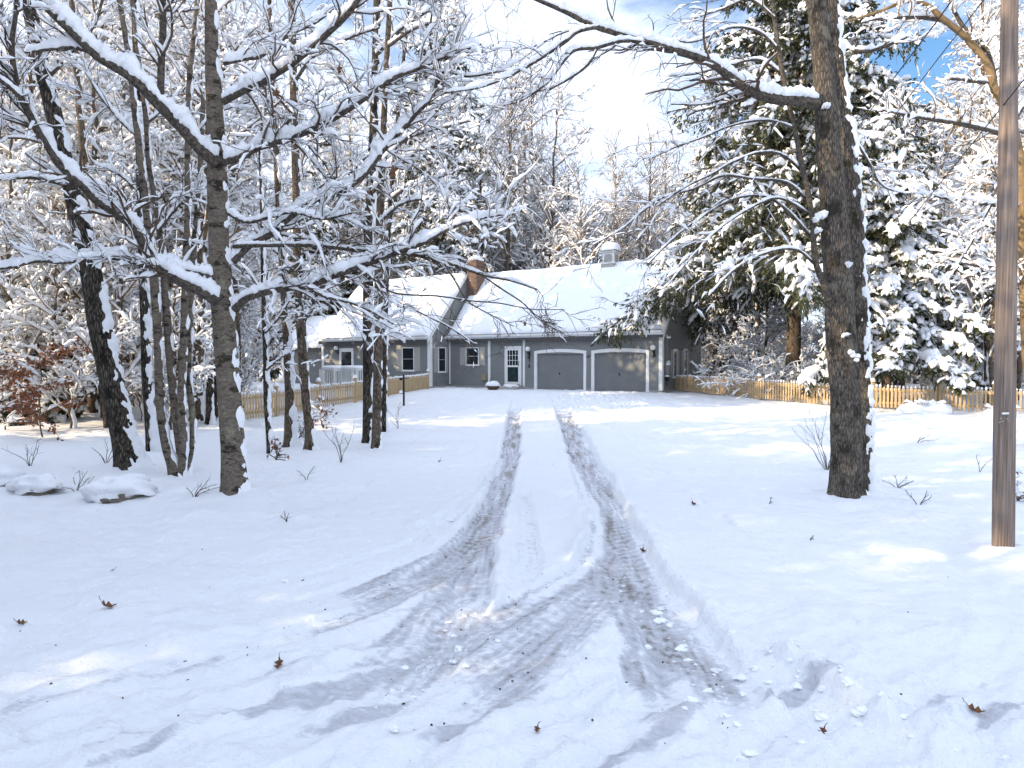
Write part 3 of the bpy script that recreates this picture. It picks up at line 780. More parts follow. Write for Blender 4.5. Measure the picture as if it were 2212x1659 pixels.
# cupola
xc = hx(1318, D / 2); cw = 0.37; cb = RIDGE - 0.48
b = MB(); b.box(xc - cw - .05, xc + cw + .05, D / 2 - cw - .05, D / 2 + cw + .05, cb, cb + .62); cu = b.build('cupola', M['shutter'], house)
b = MB(); b.box(xc - cw, xc + cw, D / 2 - cw, D / 2 + cw, cb + .6201, cb + 1.3); b.box(xc - cw - .1, xc + cw + .1, D / 2 - cw - .1, D / 2 + cw + .1, cb + 1.3001, cb + 1.38)
b.box(xc - cw - .07, xc + cw + .07, D / 2 - cw - .07, D / 2 + cw + .07, cb + .6202, cb + .68); b.build('cupola_box', M['trim'], cu)
for (dx, dy) in ((0, -1), (1, 0)):
    lv = MB()
    for q in range(7):
        z = cb + .76 + q * .062; hw_ = 0.26 * math.sqrt(max(0.05, 1 - max(0, (q - 3.2) / 4.0) ** 2))
        if dy: lv.box(xc - hw_, xc + hw_, D / 2 - cw - .03, D / 2 - cw - .002, z, z + .035)
        else: lv.box(xc + cw + .002, xc + cw + .03, D / 2 - hw_, D / 2 + hw_, z, z + .035)
    lv.build('louver', M['shutter'], cu)
V = []; zt = cb + 1.381
rf = MB(); rf.add([(xc - .52, D / 2 - .52, zt), (xc + .52, D / 2 - .52, zt), (xc + .52, D / 2 + .52, zt), (xc - .52, D / 2 + .52, zt), (xc, D / 2, zt + .45)], [(0, 3, 2, 1)], [(0, 1, 4), (1, 2, 4), (2, 3, 4), (3, 0, 4)])
rf.build('cupola_roof', M['roofing'], cu)
snowcap('snow_cap', cu, (xc, D / 2, zt + .03), 0.66, 0.66, 0.55, 8)

# windows
def window(x0, x1, z0, z1, y, axis='x', parts=2, sx=None, mat_g='glass'):
    """double-hung window on a wall plane; axis x: front wall at y; axis y: right facing wall at x=y"""
    def bx(mbx, a0, a1, o0, o1, c0, c1):
        if axis == 'x': mbx.box(a0, a1, y - o1, y - o0, c0, c1)
        else: mbx.box(y + o0, y + o1, a0, a1, c0, c1)
    fw = 0.065
    f = MB(); bx(f, x0, x0 + fw, 0.0, 0.06, z0, z1); bx(f, x1 - fw, x1, 0.0, 0.06, z0, z1)
    bx(f, x0 + fw, x1 - fw, 0.0, 0.06, z1 - fw, z1); bx(f, x0 + fw, x1 - fw, 0.0, 0.06, z0, z0 + fw)
    bx(f, x0 - .03, x1 + .03, 0.0, 0.09, z0 - .045, z0 - .001)
    zm = (z0 + z1) / 2
    o = f.build('window', M['trim'], house)
    m_ = MB(); bx(m_, x0 + fw, x1 - fw, 0.036, 0.056, zm - .022, zm + .022); m_.build('sash', M['metal_gray'], o)
    p = MB(); bx(p, x0 + fw, x1 - fw, 0.036, 0.042, zm + .0221, z1 - fw); bx(p, x0 + fw, x1 - fw, 0.0365, 0.041, z0 + fw, zm - .0221)
    p.build('pane', M[mat_g], o)
    return o
def shutter(x0, x1, z0, z1, y, axis='x'):
    def bx(mbx, a0, a1, o0, o1, c0, c1):
        if axis == 'x': mbx.box(a0, a1, y - o1, y - o0, c0, c1)
        else: mbx.box(y + o0, y + o1, a0, a1, c0, c1)
    s = MB(); bw = 0.045
    bx(s, x0, x0 + bw, 0.02, 0.05, z0, z1); bx(s, x1 - bw, x1, 0.02, 0.05, z0, z1)
    for zz in (z0, (z0 + z1) / 2 - .03, z1 - .06): bx(s, x0 + bw, x1 - bw, 0.02, 0.049, zz, zz + .06)
    bx(s, x0 + bw, x1 - bw, 0.0365, 0.039, z0 + .061, z1 - .061)
    k = int((z1 - z0) / 0.06)
    for q in range(k):
        zz = z0 + (q + .5) * (z1 - z0) / k
        bx(s, x0 + bw, x1 - bw, 0.0391, 0.047, zz - .012, zz + .012)
    return s.build('shutter', M['shutter'], house)
a, b_ = hx(1007), hx(1035.5); z1, z0 = hz(1020, 750), hz(1020, 789)
window(a, b_, z0, z1, 0); shutter(hx(994.5), a - .03, z0, z1, 0); shutter(b_ + .03, hx(1048), z0, z1, 0)
a, b_ = hx(869.5, wW), hx(896, wW); z1, z0 = hz(883, 750, wW), hz(883, 801, wW)
window(a, b_, z0, z1, wW); shutter(hx(857, wW), a - .03, z0, z1, wW); shutter(b_ + .03, hx(909, wW), z0, z1, wW)
def wy(px):   # depth w along the wing's right gable (x = XL) seen at px
    k = (px - CX) / F
    return (k * (HC[1] - st_ * XL) - (HC[0] + ct * XL)) / (st_ - k * ct)
def gy(px):
    k = (px - CX) / F
    return (k * HC[1] - HC[0]) / (st_ - k * ct)
a, b_ = wy(945.5), wy(962)
zq = lambda px, py, x, w_: P(px, py, HC[1] - st_ * x + ct * w_)[2] - HC[2]
z1, z0 = zq(954, 750, XL, (a + b_) / 2), zq(954, 804, XL, (a + b_) / 2)
window(a, b_, z0, z1, XL, 'y'); shutter(wy(937), a - .02, z0, z1, XL, 'y'); shutter(b_ + .02, min(wy(969.5), -.16), z0, z1, XL, 'y')
for (p0, p1) in ((1453, 1461), (1475, 1483)):
    a, b_ = gy(p0), gy(p1); z1, z0 = zq(p0, 756, 0, a), 0.75
    wd = b_ - a
    window(a, b_, z0, z1, 0, 'y'); shutter(a - .36, a - .03, z0, z1, 0, 'y'); shutter(b_ + .03, b_ + .36, z0, z1, 0, 'y')
    s = MB(); V, Fq = blob(((0.06), (a + b_) / 2, z1 + .03), .06, wd * .6, .05, p0 * .1, 12, 7); s.add(V, Fq); q = s.build('snow_cap', M['snow'], house, smooth=True); q['kind'] = 'stuff'

# entry door with storm door
a, b_ = hx(1091), hx(1127); zt, zb = hz(1108, 748), hz(1108, 834) + .02
zb = max(zb, 0.2)
f = MB(); f.box(a, a + .11, -.06, .0, zb, zt); f.box(b_ - .11, b_, -.06, .0, zb, zt); f.box(a + .11, b_ - .11, -.06, 0, zt - .12, zt)
f.build('door_frame', M['trim'], house)
x0, x1 = a + .112, b_ - .112; z0, z1 = zb + .08, zt - .125; zm = z0 + (z1 - z0) * .5
d = MB(); d.box(x0, x0 + .10, -.055, -.025, z0, z1); d.box(x1 - .10, x1, -.055, -.025, z0, z1); d.box(x0 + .1, x1 - .1, -.055, -.025, z1 - .12, z1); d.box(x0 + .1, x1 - .1, -.055, -.025, z0, z0 + .13); d.box(x0 + .1, x1 - .1, -.055, -.025, zm - .05, zm + .05)
door = d.build('storm_door', M['trim'], house)
g = MB(); g.box(x0 + .1, x1 - .1, -.04, -.032, zm + .051, z1 - .121); g.build('pane', M['glass'], door)
g = MB(); g.box(x0 + .1, x1 - .1, -.041, -.033, z0 + .131, zm - .051); g.build('pane', M['glass_teal'], door)
mu = MB()
xa, xb, za, zc = x0 + .1, x1 - .1, zm + .051, z1 - .121
for q in range(4): 
    xx = xa + (xb - xa) * (.2 + .8 * q / 3.0) - .02; mu.box(xx, xx + .022, -.0465, -.0405, za, zc)
for q in (1, 2): 
    zz = za + (zc - za) * q / 3; mu.box(xa, xb, -.0468, -.0402, zz - .011, zz + .011)
mu.build('muntin', M['trim'], door)
k = MB(); k.box(x1 - .075, x1 - .045, -.085, -.0555, zm + .0, zm + .3); k.build('handle', M['black'], door)
k = MB(); k.box(x0 + .02, x1 - .02, -.07, -.02, zb + .0, zb + .078); k.build('threshold', M['brass'], house)
s = MB(); s.box(a - .15, b_ + .2, -1.0, -.061, -.25, zb - .02); s.build('doorstep', M['concrete'], house)
sn = MB(); V, Fq = blob(((a + b_) / 2 + .3, -.75, zb - .03), .55, .3, .13, 4.4, 18, 9, .4); sn.add(V, Fq); q = sn.build('step_snow', M['snow'], house, smooth=True); q['kind'] = 'stuff'
# side door of left wing
a, b_ = hx(735, wW), hx(765, wW); zt = hz(750, 752, wW); zb = 0.3
f = MB(); f.box(a, a + .18, wW - .07, wW - .0, zb, zt); f.box(b_ - .18, b_, wW - .07, wW - 0, zb, zt); f.box(a + .18, b_ - .18, wW - .07, wW, zt - .25, zt); f.box(a + .18, b_ - .18, wW - .065, wW, zb, zb + .8)
dr = f.build('side_door', M['trim'], house)
g = MB(); g.box(a + .18, b_ - .18, wW - .05, wW - .03, zb + .801, zt - .251); g.build('pane', M['glass'], dr)

def wall_lamp(px, py, w_=0.0):
    x = hx(px, w_ - .22); z = hz(px, py, w_ - .22)
    b = MB(); b.box(x - .05, x + .05, w_ - .05, w_ - .02, z - .42, z - .14); b.box(x - .02, x + .02, w_ - .22, w_ - .051, z - .3, z - .26)
    b.box(x - .025, x + .025, w_ - .245, w_ - .195, z - .2599, z - .16); b.box(x - .06, x + .06, w_ - .28, w_ - .16, z - .1599, z - .11)
    o = b.build('wall_lamp', M['black'], house)
    V, Fq = blob((x, w_ - .22, z), .145, .145, .145, 0, 20, 14, 0.0)
    mesh_obj('globe', V, Fq, M['globe'], o)
wall_lamp(1140, 754); wall_lamp(1410, 751); wall_lamp(726, 752, wW)

# house number plaque bracket and plate beside the door, hooks between the garage doors
x = hx(1143.5); z = hz(1143, 775)
b = MB(); b.obox((x, -.045, z + .06), (.10, 0, .05), (0, .015, 0), (-.012, 0, .025)); b.obox((x + .03, -.045, z - .05), (.02, 0, -.13), (0, .015, 0), (.02, 0, .003)); b.obox((x - .06, -.045, z + .12), (.05, 0, -.03), (0, .012, 0), (.008, 0, .02))
b.build('iron_ornament', M['black'], house)
b = MB(); V, Fq = blob((x + .01, -.04, hz(1143, 791)), .05, .025, .12, 0, 14, 10, 0); b.add(V, Fq); b.build('iron_plate', M['black'], house, smooth=True)
for px, py in ((1271, 771), (1415, 770)):
    x = hx(px); z = hz(px, py); b = MB(); b.obox((x, -.05, z), (.10, 0, .0), (0, .008, 0), (0, 0, .012)); b.obox((x + .04, -.05, z + .06), (.04, 0, .06), (0, .008, 0), (.012, 0, -.008)); b.obox((x - .09, -.05, z - .03), (.012, 0, 0), (0, .03, 0), (0, 0, .03)); b.build('iron_hook', M['black'], house)
# mailbox on the wall
x0, x1 = hx(1043), hx(1052); z0, z1 = hz(1047, 821), hz(1047, 809)
b = MB(); b.box(x0, x1, -.16, -.022, z0, z1 - .03); mbx = b.build('mailbox', M['tan_box'], house)
b = MB(); b.add([(x0 - .01, -.17, z1 - .06), (x1 + .01, -.17, z1 - .06), (x1 + .01, -.024, z1 + .03), (x0 - .01, -.024, z1 + .03), (x0 - .01, -.17, z1 - .085), (x1 + .01, -.17, z1 - .085), (x1 + .01, -.024, z1 - .0), (x0 - .01, -.024, z1 - .0)], [(0, 1, 2, 3), (4, 7, 6, 5), (0, 4, 5, 1), (1, 5, 6, 2), (3, 7, 4, 0)]); b.build('lid', M['tan_box'], mbx)
# floodlight, conduit and meter on the right wall
b = MB(); b.box(.025, .1, .42, .54, EAVE - .32, EAVE - .2); fl = b.build('floodlight', M['trim'], house)
for s in (-1, 1):
    V, Fq = blob((.17, .48 + s * .12, EAVE - .33), .09, .08, .075, s, 12, 8, 0); mesh_obj('floodlight_head', V, Fq, M['trim'], fl)
b = MB(); b.box(.024, .06, .62, .66, .9, EAVE + 1.0); b.build('conduit', M['metal_gray'], house)
b = MB(); b.box(.024, .17, .50, .82, .98, 1.45); me_ = b.build('electric_meter', M['metal_gray'], house)
snowcap('snow_cap', me_, (.1, .66, 1.45), .12, .2, .22, 2)
b = MB(); V, Fq = blob((.14, .42, .72), .11, .11, .16, 0, 14, 9, 0.05); b.add(V, Fq); b.box(.1, .13, .40, .44, .35, .6); hr = b.build('hose_reel', M['black'], house, smooth=False)
snowcap('snow_cap', hr, (.15, .40, .84), .13, .13, .08, 5)
# vent pipes low on the wing's gable
b = MB(); b.box(XL + .05, XL + .12, -1.25, -1.18, .15, .5); b.build('vent_pipe', M['metal_gray'], house)
b = MB(); b.box(XL + .05, XL + .11, -.55, -.49, .12, .4); b.build('vent_pipe', M['metal_gray'], house)
# deck with white railings by the side door
def railing(p0, p1, lab, seed):
    A = P(p0, 800, 36.5); B = P(p1, 800, 36.0 )
    zt = P(p0, 797, 36.5)[2]; zb = gz(A[0], A[1]) - .1
    root = empty('deck_railing', (A[0], A[1], zb), lab, 'railing', 'white deck railings by the side door')
    d = B - A; d[2] = 0; L = np.linalg.norm(d); d /= L; nrm = np.array([-d[1], d[0], 0]); depth = 1.0
    mb_p, mb_b = MB(), MB()
    cs = [A, A + d * L, A + d * L + nrm * depth, A + nrm * depth]
    for c in cs:
        q = MB(); q.obox((c[0], c[1], (zt + zb) / 2), d * .05, nrm * .05, (0, 0, (zt - zb) / 2)); q.build('post', M['trim'], root, root.location)
    rl = MB()
    for i in range(3 if True else 0):
        a, b = cs[(i + 3) % 4], cs[(i + 4) % 4]
        v = b - a; l = np.linalg.norm(v[:2]); v = v / l; nn = np.array([-v[1], v[0], 0])
        for zz, hh in ((zt - .05, .045), (zb + .3, .04)):
            rl = MB(); rl.obox(((a[0] + b[0]) / 2, (a[1] + b[1]) / 2, zz), v * (l / 2 - .06), nn * .03, (0, 0, hh)); rl.build('rail', M['trim'], root, root.location)
        k = max(3, int(l / .16))
        for q in range(1, k):
            p = a + v * (l * q / k); mb_b.obox((p[0], p[1], (zt - .1 + zb + .34) / 2), v * .022, nn * .02, (0, 0, (zt - .1 - zb - .34) / 2))
    mb_b.build('baluster_row', M['trim'], root, root.location)
    c = sum(cs) / 4
    V, Fq = blob((0, 0, 0), 1, 1, .2, seed, 28, 14, .1)
    V = np.sign(V) * np.abs(V) ** .6 * np.array([1, 1, 1.0])
    V = c + V[:, :1] * d * (L / 2 + .08) + V[:, 1:2] * nrm * (depth / 2 + .08) + np.array([[0, 0, 1]]) * np.maximum(V[:, 2:], -.02) * .5
    V[:, 2] += zt - c[2] + .01
    s = mesh_obj('railing_snow', V, Fq, M['snow'], root, root.location); s['kind'] = 'stuff'
railing(692, 722, 'white baluster deck railing under snow, farther from the brown tree trunks', 2.0)
railing(732, 770, 'white baluster deck railing under snow, nearer the brown tree trunks', 5.0)

# planter basket by the entry
p = P(1065, 836, 37.4); p[2] = .86
pl = empty('planter', p, 'woven brown planter basket heaped with snow beside the front step', 'planter')
V, Fq = blob((0, 0, .16), .36, .32, .2, 1, 20, 10, .08); mesh_obj('basket', V, Fq, M['basket'], pl)
snowcap('snow', pl, (0, 0, .24), .42, .38, .26, 9)
an = np.linspace(0, math.pi, 14); pts = np.stack([np.cos(an) * .02 - .05, np.cos(an) * .0, .3 + np.sin(an) * .42], 1); pts[:, 0] += np.cos(an) * .12
V, Fq = tubes(pts[None], np.full((1, 14), .014), 6); mesh_obj('handle', V, Fq, M['twig'], pl)

# ------------------------------------------------------------------ picket fences
def fence(root, plist, h=0.95, seed=1, gate=None):
    """plist: base points of posts"""
    rg = np.random.default_rng(seed); o0 = np.array(root.location)
    for i, p in enumerate(plist):
        z = gz(p[0], p[1])
        b = MB(); b.box(p[0] - .055, p[0] + .055, p[1] - .055, p[1] + .055, z - .2, z + h + .10); po = b.build('post', M['fence'], root, o0)
        cpz = MB(); cpz.box(p[0] - .075, p[0] + .075, p[1] - .075, p[1] + .075, z + h + .1001, z + h + .13); cpz.build('post_cap', M['fence'], po)
        po.children[0].location = (0, 0, 0)
        for v in po.children[0].data.vertices: v.co = (v.co[0] - o0[0], v.co[1] - o0[1], v.co[2] - o0[2])
        V, Fq = blob((p[0], p[1], z + h + .13), .10, .10, .15, i + seed, 14, 9, .2); V[:, 2] = np.maximum(V[:, 2], z + h + .125)
        s = mesh_obj('snow_cap', V - o0, Fq, M['snow'], po); s['kind'] = 'stuff'
    for i in range(len(plist) - 1):
        a = np.array(plist[i], float); b = np.array(plist[i + 1], float); d = (b - a)[:2]; L = np.linalg.norm(d); d = np.array([*(d / L), 0]); n = np.array([-d[1], d[0], 0])
        if n[1] > 0: n = -n
        mb, sn = MB(), MB(); k = max(2, int(L / 0.125))
        zA, zB = gz(a[0], a[1]), gz(b[0], b[1])
        slope = (zB - zA) / L; dd = d + np.array([0, 0, slope])
        for zz in (.22, .72):
            c = np.array([*(a + b)[:2] / 2, (zA + zB) / 2 + zz]); mb.obox(c, dd * (L / 2 - .05), n * .02, (0, 0, .04))
        for q in range(1, k):
            p = a[:2] + d[:2] * (L * q / k); z = zA + slope * L * q / k; p = np.array([*p, z]) + n * .035
            hw = .036; h0 = h - .03 + .01 * rg.normal(); lo = .05
            v = []
            for off in (0, .02):
                q0 = p + n * off
                v += [q0 - d * hw + [0, 0, lo], q0 + d * hw + [0, 0, lo], q0 + d * hw + [0, 0, h0 - .10], q0 + d * hw * .45 + [0, 0, h0 - .02], q0 + [0, 0, h0], q0 - d * hw * .45 + [0, 0, h0 - .02], q0 - d * hw + [0, 0, h0 - .10]]
            Q = [(i_, (i_ + 1) % 7, 7 + (i_ + 1) % 7, 7 + i_) for i_ in range(7)]
            Q += [(7, 8, 9, 13), (9, 10, 12, 13), (0, 6, 2, 1), (2, 6, 5, 3)]
            mb.add(v, Q, [(10, 11, 12), (3, 5, 4)])
            if rg.random() < .85:
                V, Fq = blob(p + n * .005 + np.array([0, 0, h0 - .01]), .045, .04, .03 + .04 * rg.random(), rg.random() * 30, 8, 6, .2); sn.add(V, Fq)
            if rg.random() < .8:
                V, Fq = blob(p - n * .035 + np.array([0, 0, .265]), .055, .03, .035 + .02 * rg.random(), rg.random() * 30, 7, 5, .2); sn.add(V, Fq)
            V, Fq = blob(p - n * .035 + np.array([0, 0, .77]), .065, .04, .06, rg.random() * 30, 7, 5, .2); sn.add(V, Fq)
        pa = mb.build('picket_panel', M['fence'], root, o0)
        if sn.n:
            s = sn.build('snow', M['snow'], pa, o0, smooth=True); s['kind'] = 'stuff'
fl_pts = [np.array([(px - CX) / F * GY(py), GY(py)]) for px, py in ((500, 914), (596, 900), (688, 882), (767, 870), (837, 855))] 
cK = HC[:2] + np.array([ct, -st_]) * (XL - .1) + np.array([st_, ct]) * (wW - .1)
fl_pts += [np.array([(925 - CX) / F * 38.6, 38.6])]
fl = empty('picket_fence', (*fl_pts[0], gz(*fl_pts[0])), 'tan picket fence running from the woods to the left wing of the house', 'fence')
fence(fl, fl_pts, .92, 3)
fr_pts = [np.array([(1457 - CX) / F * 36.0, 36.0])] + [np.array([(px - CX) / F * GY(py), GY(py)]) for px, py in ((1566, 855), (1640, 864), (1753, 873), (1886, 881), (2031, 887), (2150, 893), (2290, 897))]
fr = empty('picket_fence', (*fr_pts[0], gz(*fr_pts[0])), 'tan picket fence running from the garage side out to the right past the oak', 'fence')
fence(fr, fr_pts, .92, 8)

# black post by the left fence
p = G(872, 878)
sp_ = empty('garden_post', p, 'thin black metal post with a cross bar near the left picket fence', 'post')
b = MB(); b.box(-.035, .035, -.035, .035, -.1, 1.28); b.build('post', M['black'], sp_)
b = MB(); b.box(-.2, .2, -.02, .02, 1.12, 1.15); b.box(-.16, -.06, -.05, .05, 1.05, 1.1199); b.build('cross_bar', M['black'], sp_)
b = MB(); b.box(-.16, -.0351, -.06, .06, .50, .54); br_ = b.build('bracket', M['black'], sp_)
snowcap('snow', br_, (-.11, 0, .54), .09, .08, .12, 3)

# distant shed behind the right fence
p = P(1955, 830, 50); p[2] = .8
sh = empty('shed', p, 'small gray shed with a snowy roof far behind the right fence', 'shed', rz=-.3)
b = MB(); b.box(-2.2, 2.2, -1.5, 1.5, -.3, 1.7); b.build('wall', M['shed'], sh)
V = [(-2.4, -1.8, 1.7), (2.4, -1.8, 1.7), (2.4, 0, 2.5), (-2.4, 0, 2.5), (2.4, 1.8, 1.7), (-2.4, 1.8, 1.7)]
b = MB(); b.add(V + [(x_, y_, z_ + .25) for x_, y_, z_ in V], [(0, 1, 2, 3), (3, 2, 4, 5), (6, 9, 8, 7), (9, 11, 10, 8), (0, 6, 7, 1), (1, 7, 8, 2), (2, 8, 10, 4), (5, 4, 10, 11), (3, 9, 6, 0), (5, 11, 9, 3)]); b.build('roof', M['snow'], sh)

# ------------------------------------------------------------------ utility pole and wires
pw = np.array([P(2167, 1205, 7.6), P(2170, 900, 7.6), P(2176, 450, 7.62), P(2181, 0, 7.65), P(2186, -420, 7.7)])
pw[0, 2] -= .1
path = smooth_path(np.column_stack([pw, np.array([25.5, 24.5, 22.5, 18.8, 16]) * .82 * 7.6 / F]), .08)
pole = empty('utility_pole', pw[0], 'weathered gray brown wooden utility pole standing in the snow', 'utility pole')
V, Fq, *_ = trunk_tube(path, 28, 2.0, .015, False)
V = V.reshape(-1, 3); nk = 28
top = len(V); V = np.vstack([V, path[-1, :3]])
T = [(top - nk + i, top - nk + (i + 1) % nk, top) for i in range(nk)]
mesh_obj('pole_shaft', V, Fq, M['pole'], pole, pw[0], tri=T)
b = MB(); c = P(2172, 893, 7.6 - .112); b.obox(c, (.045, .01, 0), (0, .004, 0), (0, 0, .011)); b.build('metal_tag', M['trim'], pole, pw[0])
b = MB()
for (px, py) in ((2162, 904), (2166, 910), (2176, 905), (2180, 909), (2160, 912)):
    c = P(px, py, 7.6 - .106); b.obox(c, (.008, 0, .009), (0, .004, 0), (.003, 0, -.003))
b.build('staple', M['metal_gray'], pole, pw[0])
def wire(pts, lab, r=.008, sag=.0):
    p = smooth_path(np.column_stack([np.array(pts), np.full(len(pts), r)]), .5)
    V, Fq = tubes(p[None, :, :3], p[None, :, 3], 6)
    o = mesh_obj('overhead_wire', V, Fq, M['black'], None, p[0, :3]); o.location = p[0, :3]
    tag(o, lab, 'wire', 'overhead wires')
hw_end = HC + np.array([ct * .1 + st_ * .64, -st_ * .1 + ct * .64, EAVE + 1.0])
wire([P(2186, -200, 7.55), P(2057, 0, 8.6), P(1945, 150, 10.3), P(1837, 296, 13.0), P(1700, 470, 18.5), P(1560, 620, 26), hw_end], 'upper of the two black wires slanting from the pole top to the garage', .010)
wire([P(2215, -120, 7.75), P(2125, 0, 8.5), P(2020, 135, 10.2), P(1921, 264, 12.6), P(1780, 440, 17.0), P(1600, 620, 25), hw_end + [0, 0, -.3]], 'lower of the two black wires slanting from the pole top to the garage', .008)
wire([P(2330, 25, 6.6), P(2212, 172, 7.2), P(2060, 360, 9.0), P(1897, 560, 13), P(1780, 690, 17), P(1620, 770, 25), hw_end + [0.2, 0.2, -1.9]], 'low black wire crossing in front of the utility pole', .007)

# ------------------------------------------------------------------ hero trees (traced limbs with real depth)
def trace(pts, Y0, Y1=None, step=.06):
    n = len(pts); Y1 = Y0 if Y1 is None else Y1
    rows = []
    for i, (px, py, r) in enumerate(pts):
        Y = Y0 + (Y1 - Y0) * i / max(1, n - 1)
        rows.append([*P(px, py, Y), r * (.9 if r < 17 else .99) * math.cos(math.atan((px - CX) / F)) * Y / F])
    return smooth_path(rows, step)

def limb(root, o0, path, k, snow, seed, name='limb', mname='bark_limb', prob=.93):
    rg = np.random.default_rng(int(seed * 100) + 5)
    s = np.concatenate([[0], np.cumsum(np.linalg.norm(np.diff(path[:, :3], axis=0), axis=1))])
    r = path[:, 3] * (1 + .10 * noise1(s * 6, seed) + .06 * noise1(s * 17, seed + 4))
    V, Fq = tubes(path[None, :, :3], r[None], k)
    o = mesh_obj(name, V, Fq, M[mname], root, o0)
    if snow > 0:
        hgt = snow * (1 + .75 * noise1(s * 2.3, seed + 9) + .6 * noise1(s * 6, seed + 2) + .35 * noise1(s * 15, seed + 6))
        hgt *= sstep(-.40, -.32, noise1(s * 1.6, seed + 20) + (prob - .82))
        hgt = np.clip(hgt, 0, None)
        hgt *= np.minimum(1, (path[:, 3] / path[:, 3].max() * 1.4)) ** .45
        e = np.minimum(s, s[-1] - s); hgt *= sstep(0, .05, e)
        V, Fq = snowtubes(path[None, :, :3], r[None], hgt[None], 10, rg, 1.12)
        so = mesh_obj('limb_snow', V, Fq, M['snow'], o); so.data.transform(__import__('mathutils').Matrix.Translation([-c for c in o0])); so['kind'] = 'stuff'
    return o

def as_poly(path, n):
    idx = np.linspace(0, len(path) - 1, n)
    out = np.stack([np.interp(idx, np.arange(len(path)), path[:, c]) for c in range(4)], 1)
    return out[None, :, :3], out[None, :, 3]

def twigs(root, o0, limbs, rg, m1=10, m2=4, m3=3, l1=(.5, 1.3), l2=(.25, .7), l3=(.1, .35), up=.15, grav=.02, sn=(.045, .03, .014), prob=(.65, .5, .3), mname='twig', flat=.4, ang=(30, 65)):
    """crown of finer branches on the given limb paths"""
    mb, ms = MB(), MB()
    for path in limbs:
        ln = np.linalg.norm(path[-1, :3] - path[0, :3])
        Pa, Ra = as_poly(path, 12)
        n1 = max(2, int(m1 * ln))
        A = spawn(Pa, Ra, n1, rg, .12, 1.0, l1[0], l1[1], ang, up, .17, 9, .42, .005, grav, .35, .4, absolute=True, flat=flat)
        B = spawn(*A, n1 * m2, rg, .15, 1, l2[0], l2[1], (30, 65), up * .6, .18, 6, .55, .004, grav, .35, .5, absolute=True, flat=flat)
        C = spawn(*B, n1 * m2 * m3, rg, .2, 1, l3[0], l3[1], (25, 60), up * .5, .16, 4, .7, .003, grav, .3, .6, absolute=True)
        for (Q, k, s, pr) in ((A, 6, sn[0], prob[0]), (B, 4, sn[1], prob[1]), (C, 3, sn[2], prob[2])):
            V, Fq = tubes(*Q, k); mb.add(V, Fq)
            if s > 0:
                h = snow_h(Q[0].shape[0], Q[0].shape[1], rg, s, pr)
                keep = h.max(1) > 0
                if keep.any():
                    V, Fq = snowtubes(Q[0][keep], Q[1][keep], h[keep], 7 if k > 4 else 5, rg, 1.25, .003, True); ms.add(V, Fq)
    cr = mb.build('crown', M[mname], root, o0, smooth=True)
    if ms.n:
        s = ms.build('crown_snow', M['snow'], cr, o0, smooth=True); s['kind'] = 'stuff'
    return cr

WIND = (.97, .12, 0)      # side the snow was blown against
def hero_trunk(root, o0, path, k, seed, mname, name='trunk', cover=.05, amp=.03, rough=.05, flare=True, width=.25, scale=3.2, side=None):
    V, Fq, *_ = trunk_tube(path, k, seed, rough, flare)
    o = mesh_obj(name, V.reshape(-1, 3), Fq, M[mname], root, o0)
    if amp > 0:
        V, Fq = plaster(path, k * 2, seed, side or WIND, cover, amp, rough, flare, scale, width)
        s = mesh_obj('trunk_snow', V, Fq, M['snow'], o, o0); s['kind'] = 'stuff'
    return o

def hero(name, label, cat, tr, Y0, Y1, mname, limbs=(), k=26, scale=3.6, side=None, cover=.05, amp=.03, seed=1, tw=None, group=None, rough=.05, width=.25, extra=(), flare=True):
    path = trace(tr, Y0, Y1, .05); o0 = path[0, :3].copy(); o0[2] = gz(o0[0], o0[1])
    path[0, 2] = min(path[0, 2], o0[2] - .06)
    root = empty(name, o0, label, cat, group)
    hero_trunk(root, o0, path, k, seed, mname, 'trunk', cover, amp, rough, flare, width, scale, side)
    for i, (tr2, a, b) in enumerate(extra):
        p2 = trace(tr2, a, b, .05); hero_trunk(root, o0, p2, max(14, k - 8), seed + 3.3 * i + 1, mname, 'trunk', cover, amp, rough, False, width)
    paths = []; bare = []
    for i, (pts, ya, yb, sn, tk) in enumerate(limbs):
        lp = trace(pts, ya, yb, .035)
        limb(root, o0, lp, 12, sn * ya / F, seed + i * 1.7)
        if tk == 1: paths.append(lp)
        if tk == 2: bare.append(lp)
    if tw is not None:
        twigs(root, o0, paths, np.random.default_rng(int(seed * 10) + 3), **tw)
    if bare: twigs(root, o0, bare, np.random.default_rng(91), m1=4, m2=3, m3=2, l1=(.3, .9), l2=(.15, .5), l3=(.08, .25), up=-.03, sn=(.012, .01, 0), prob=(.25, .12, 0), ang=(20, 50))
    return root, path, paths

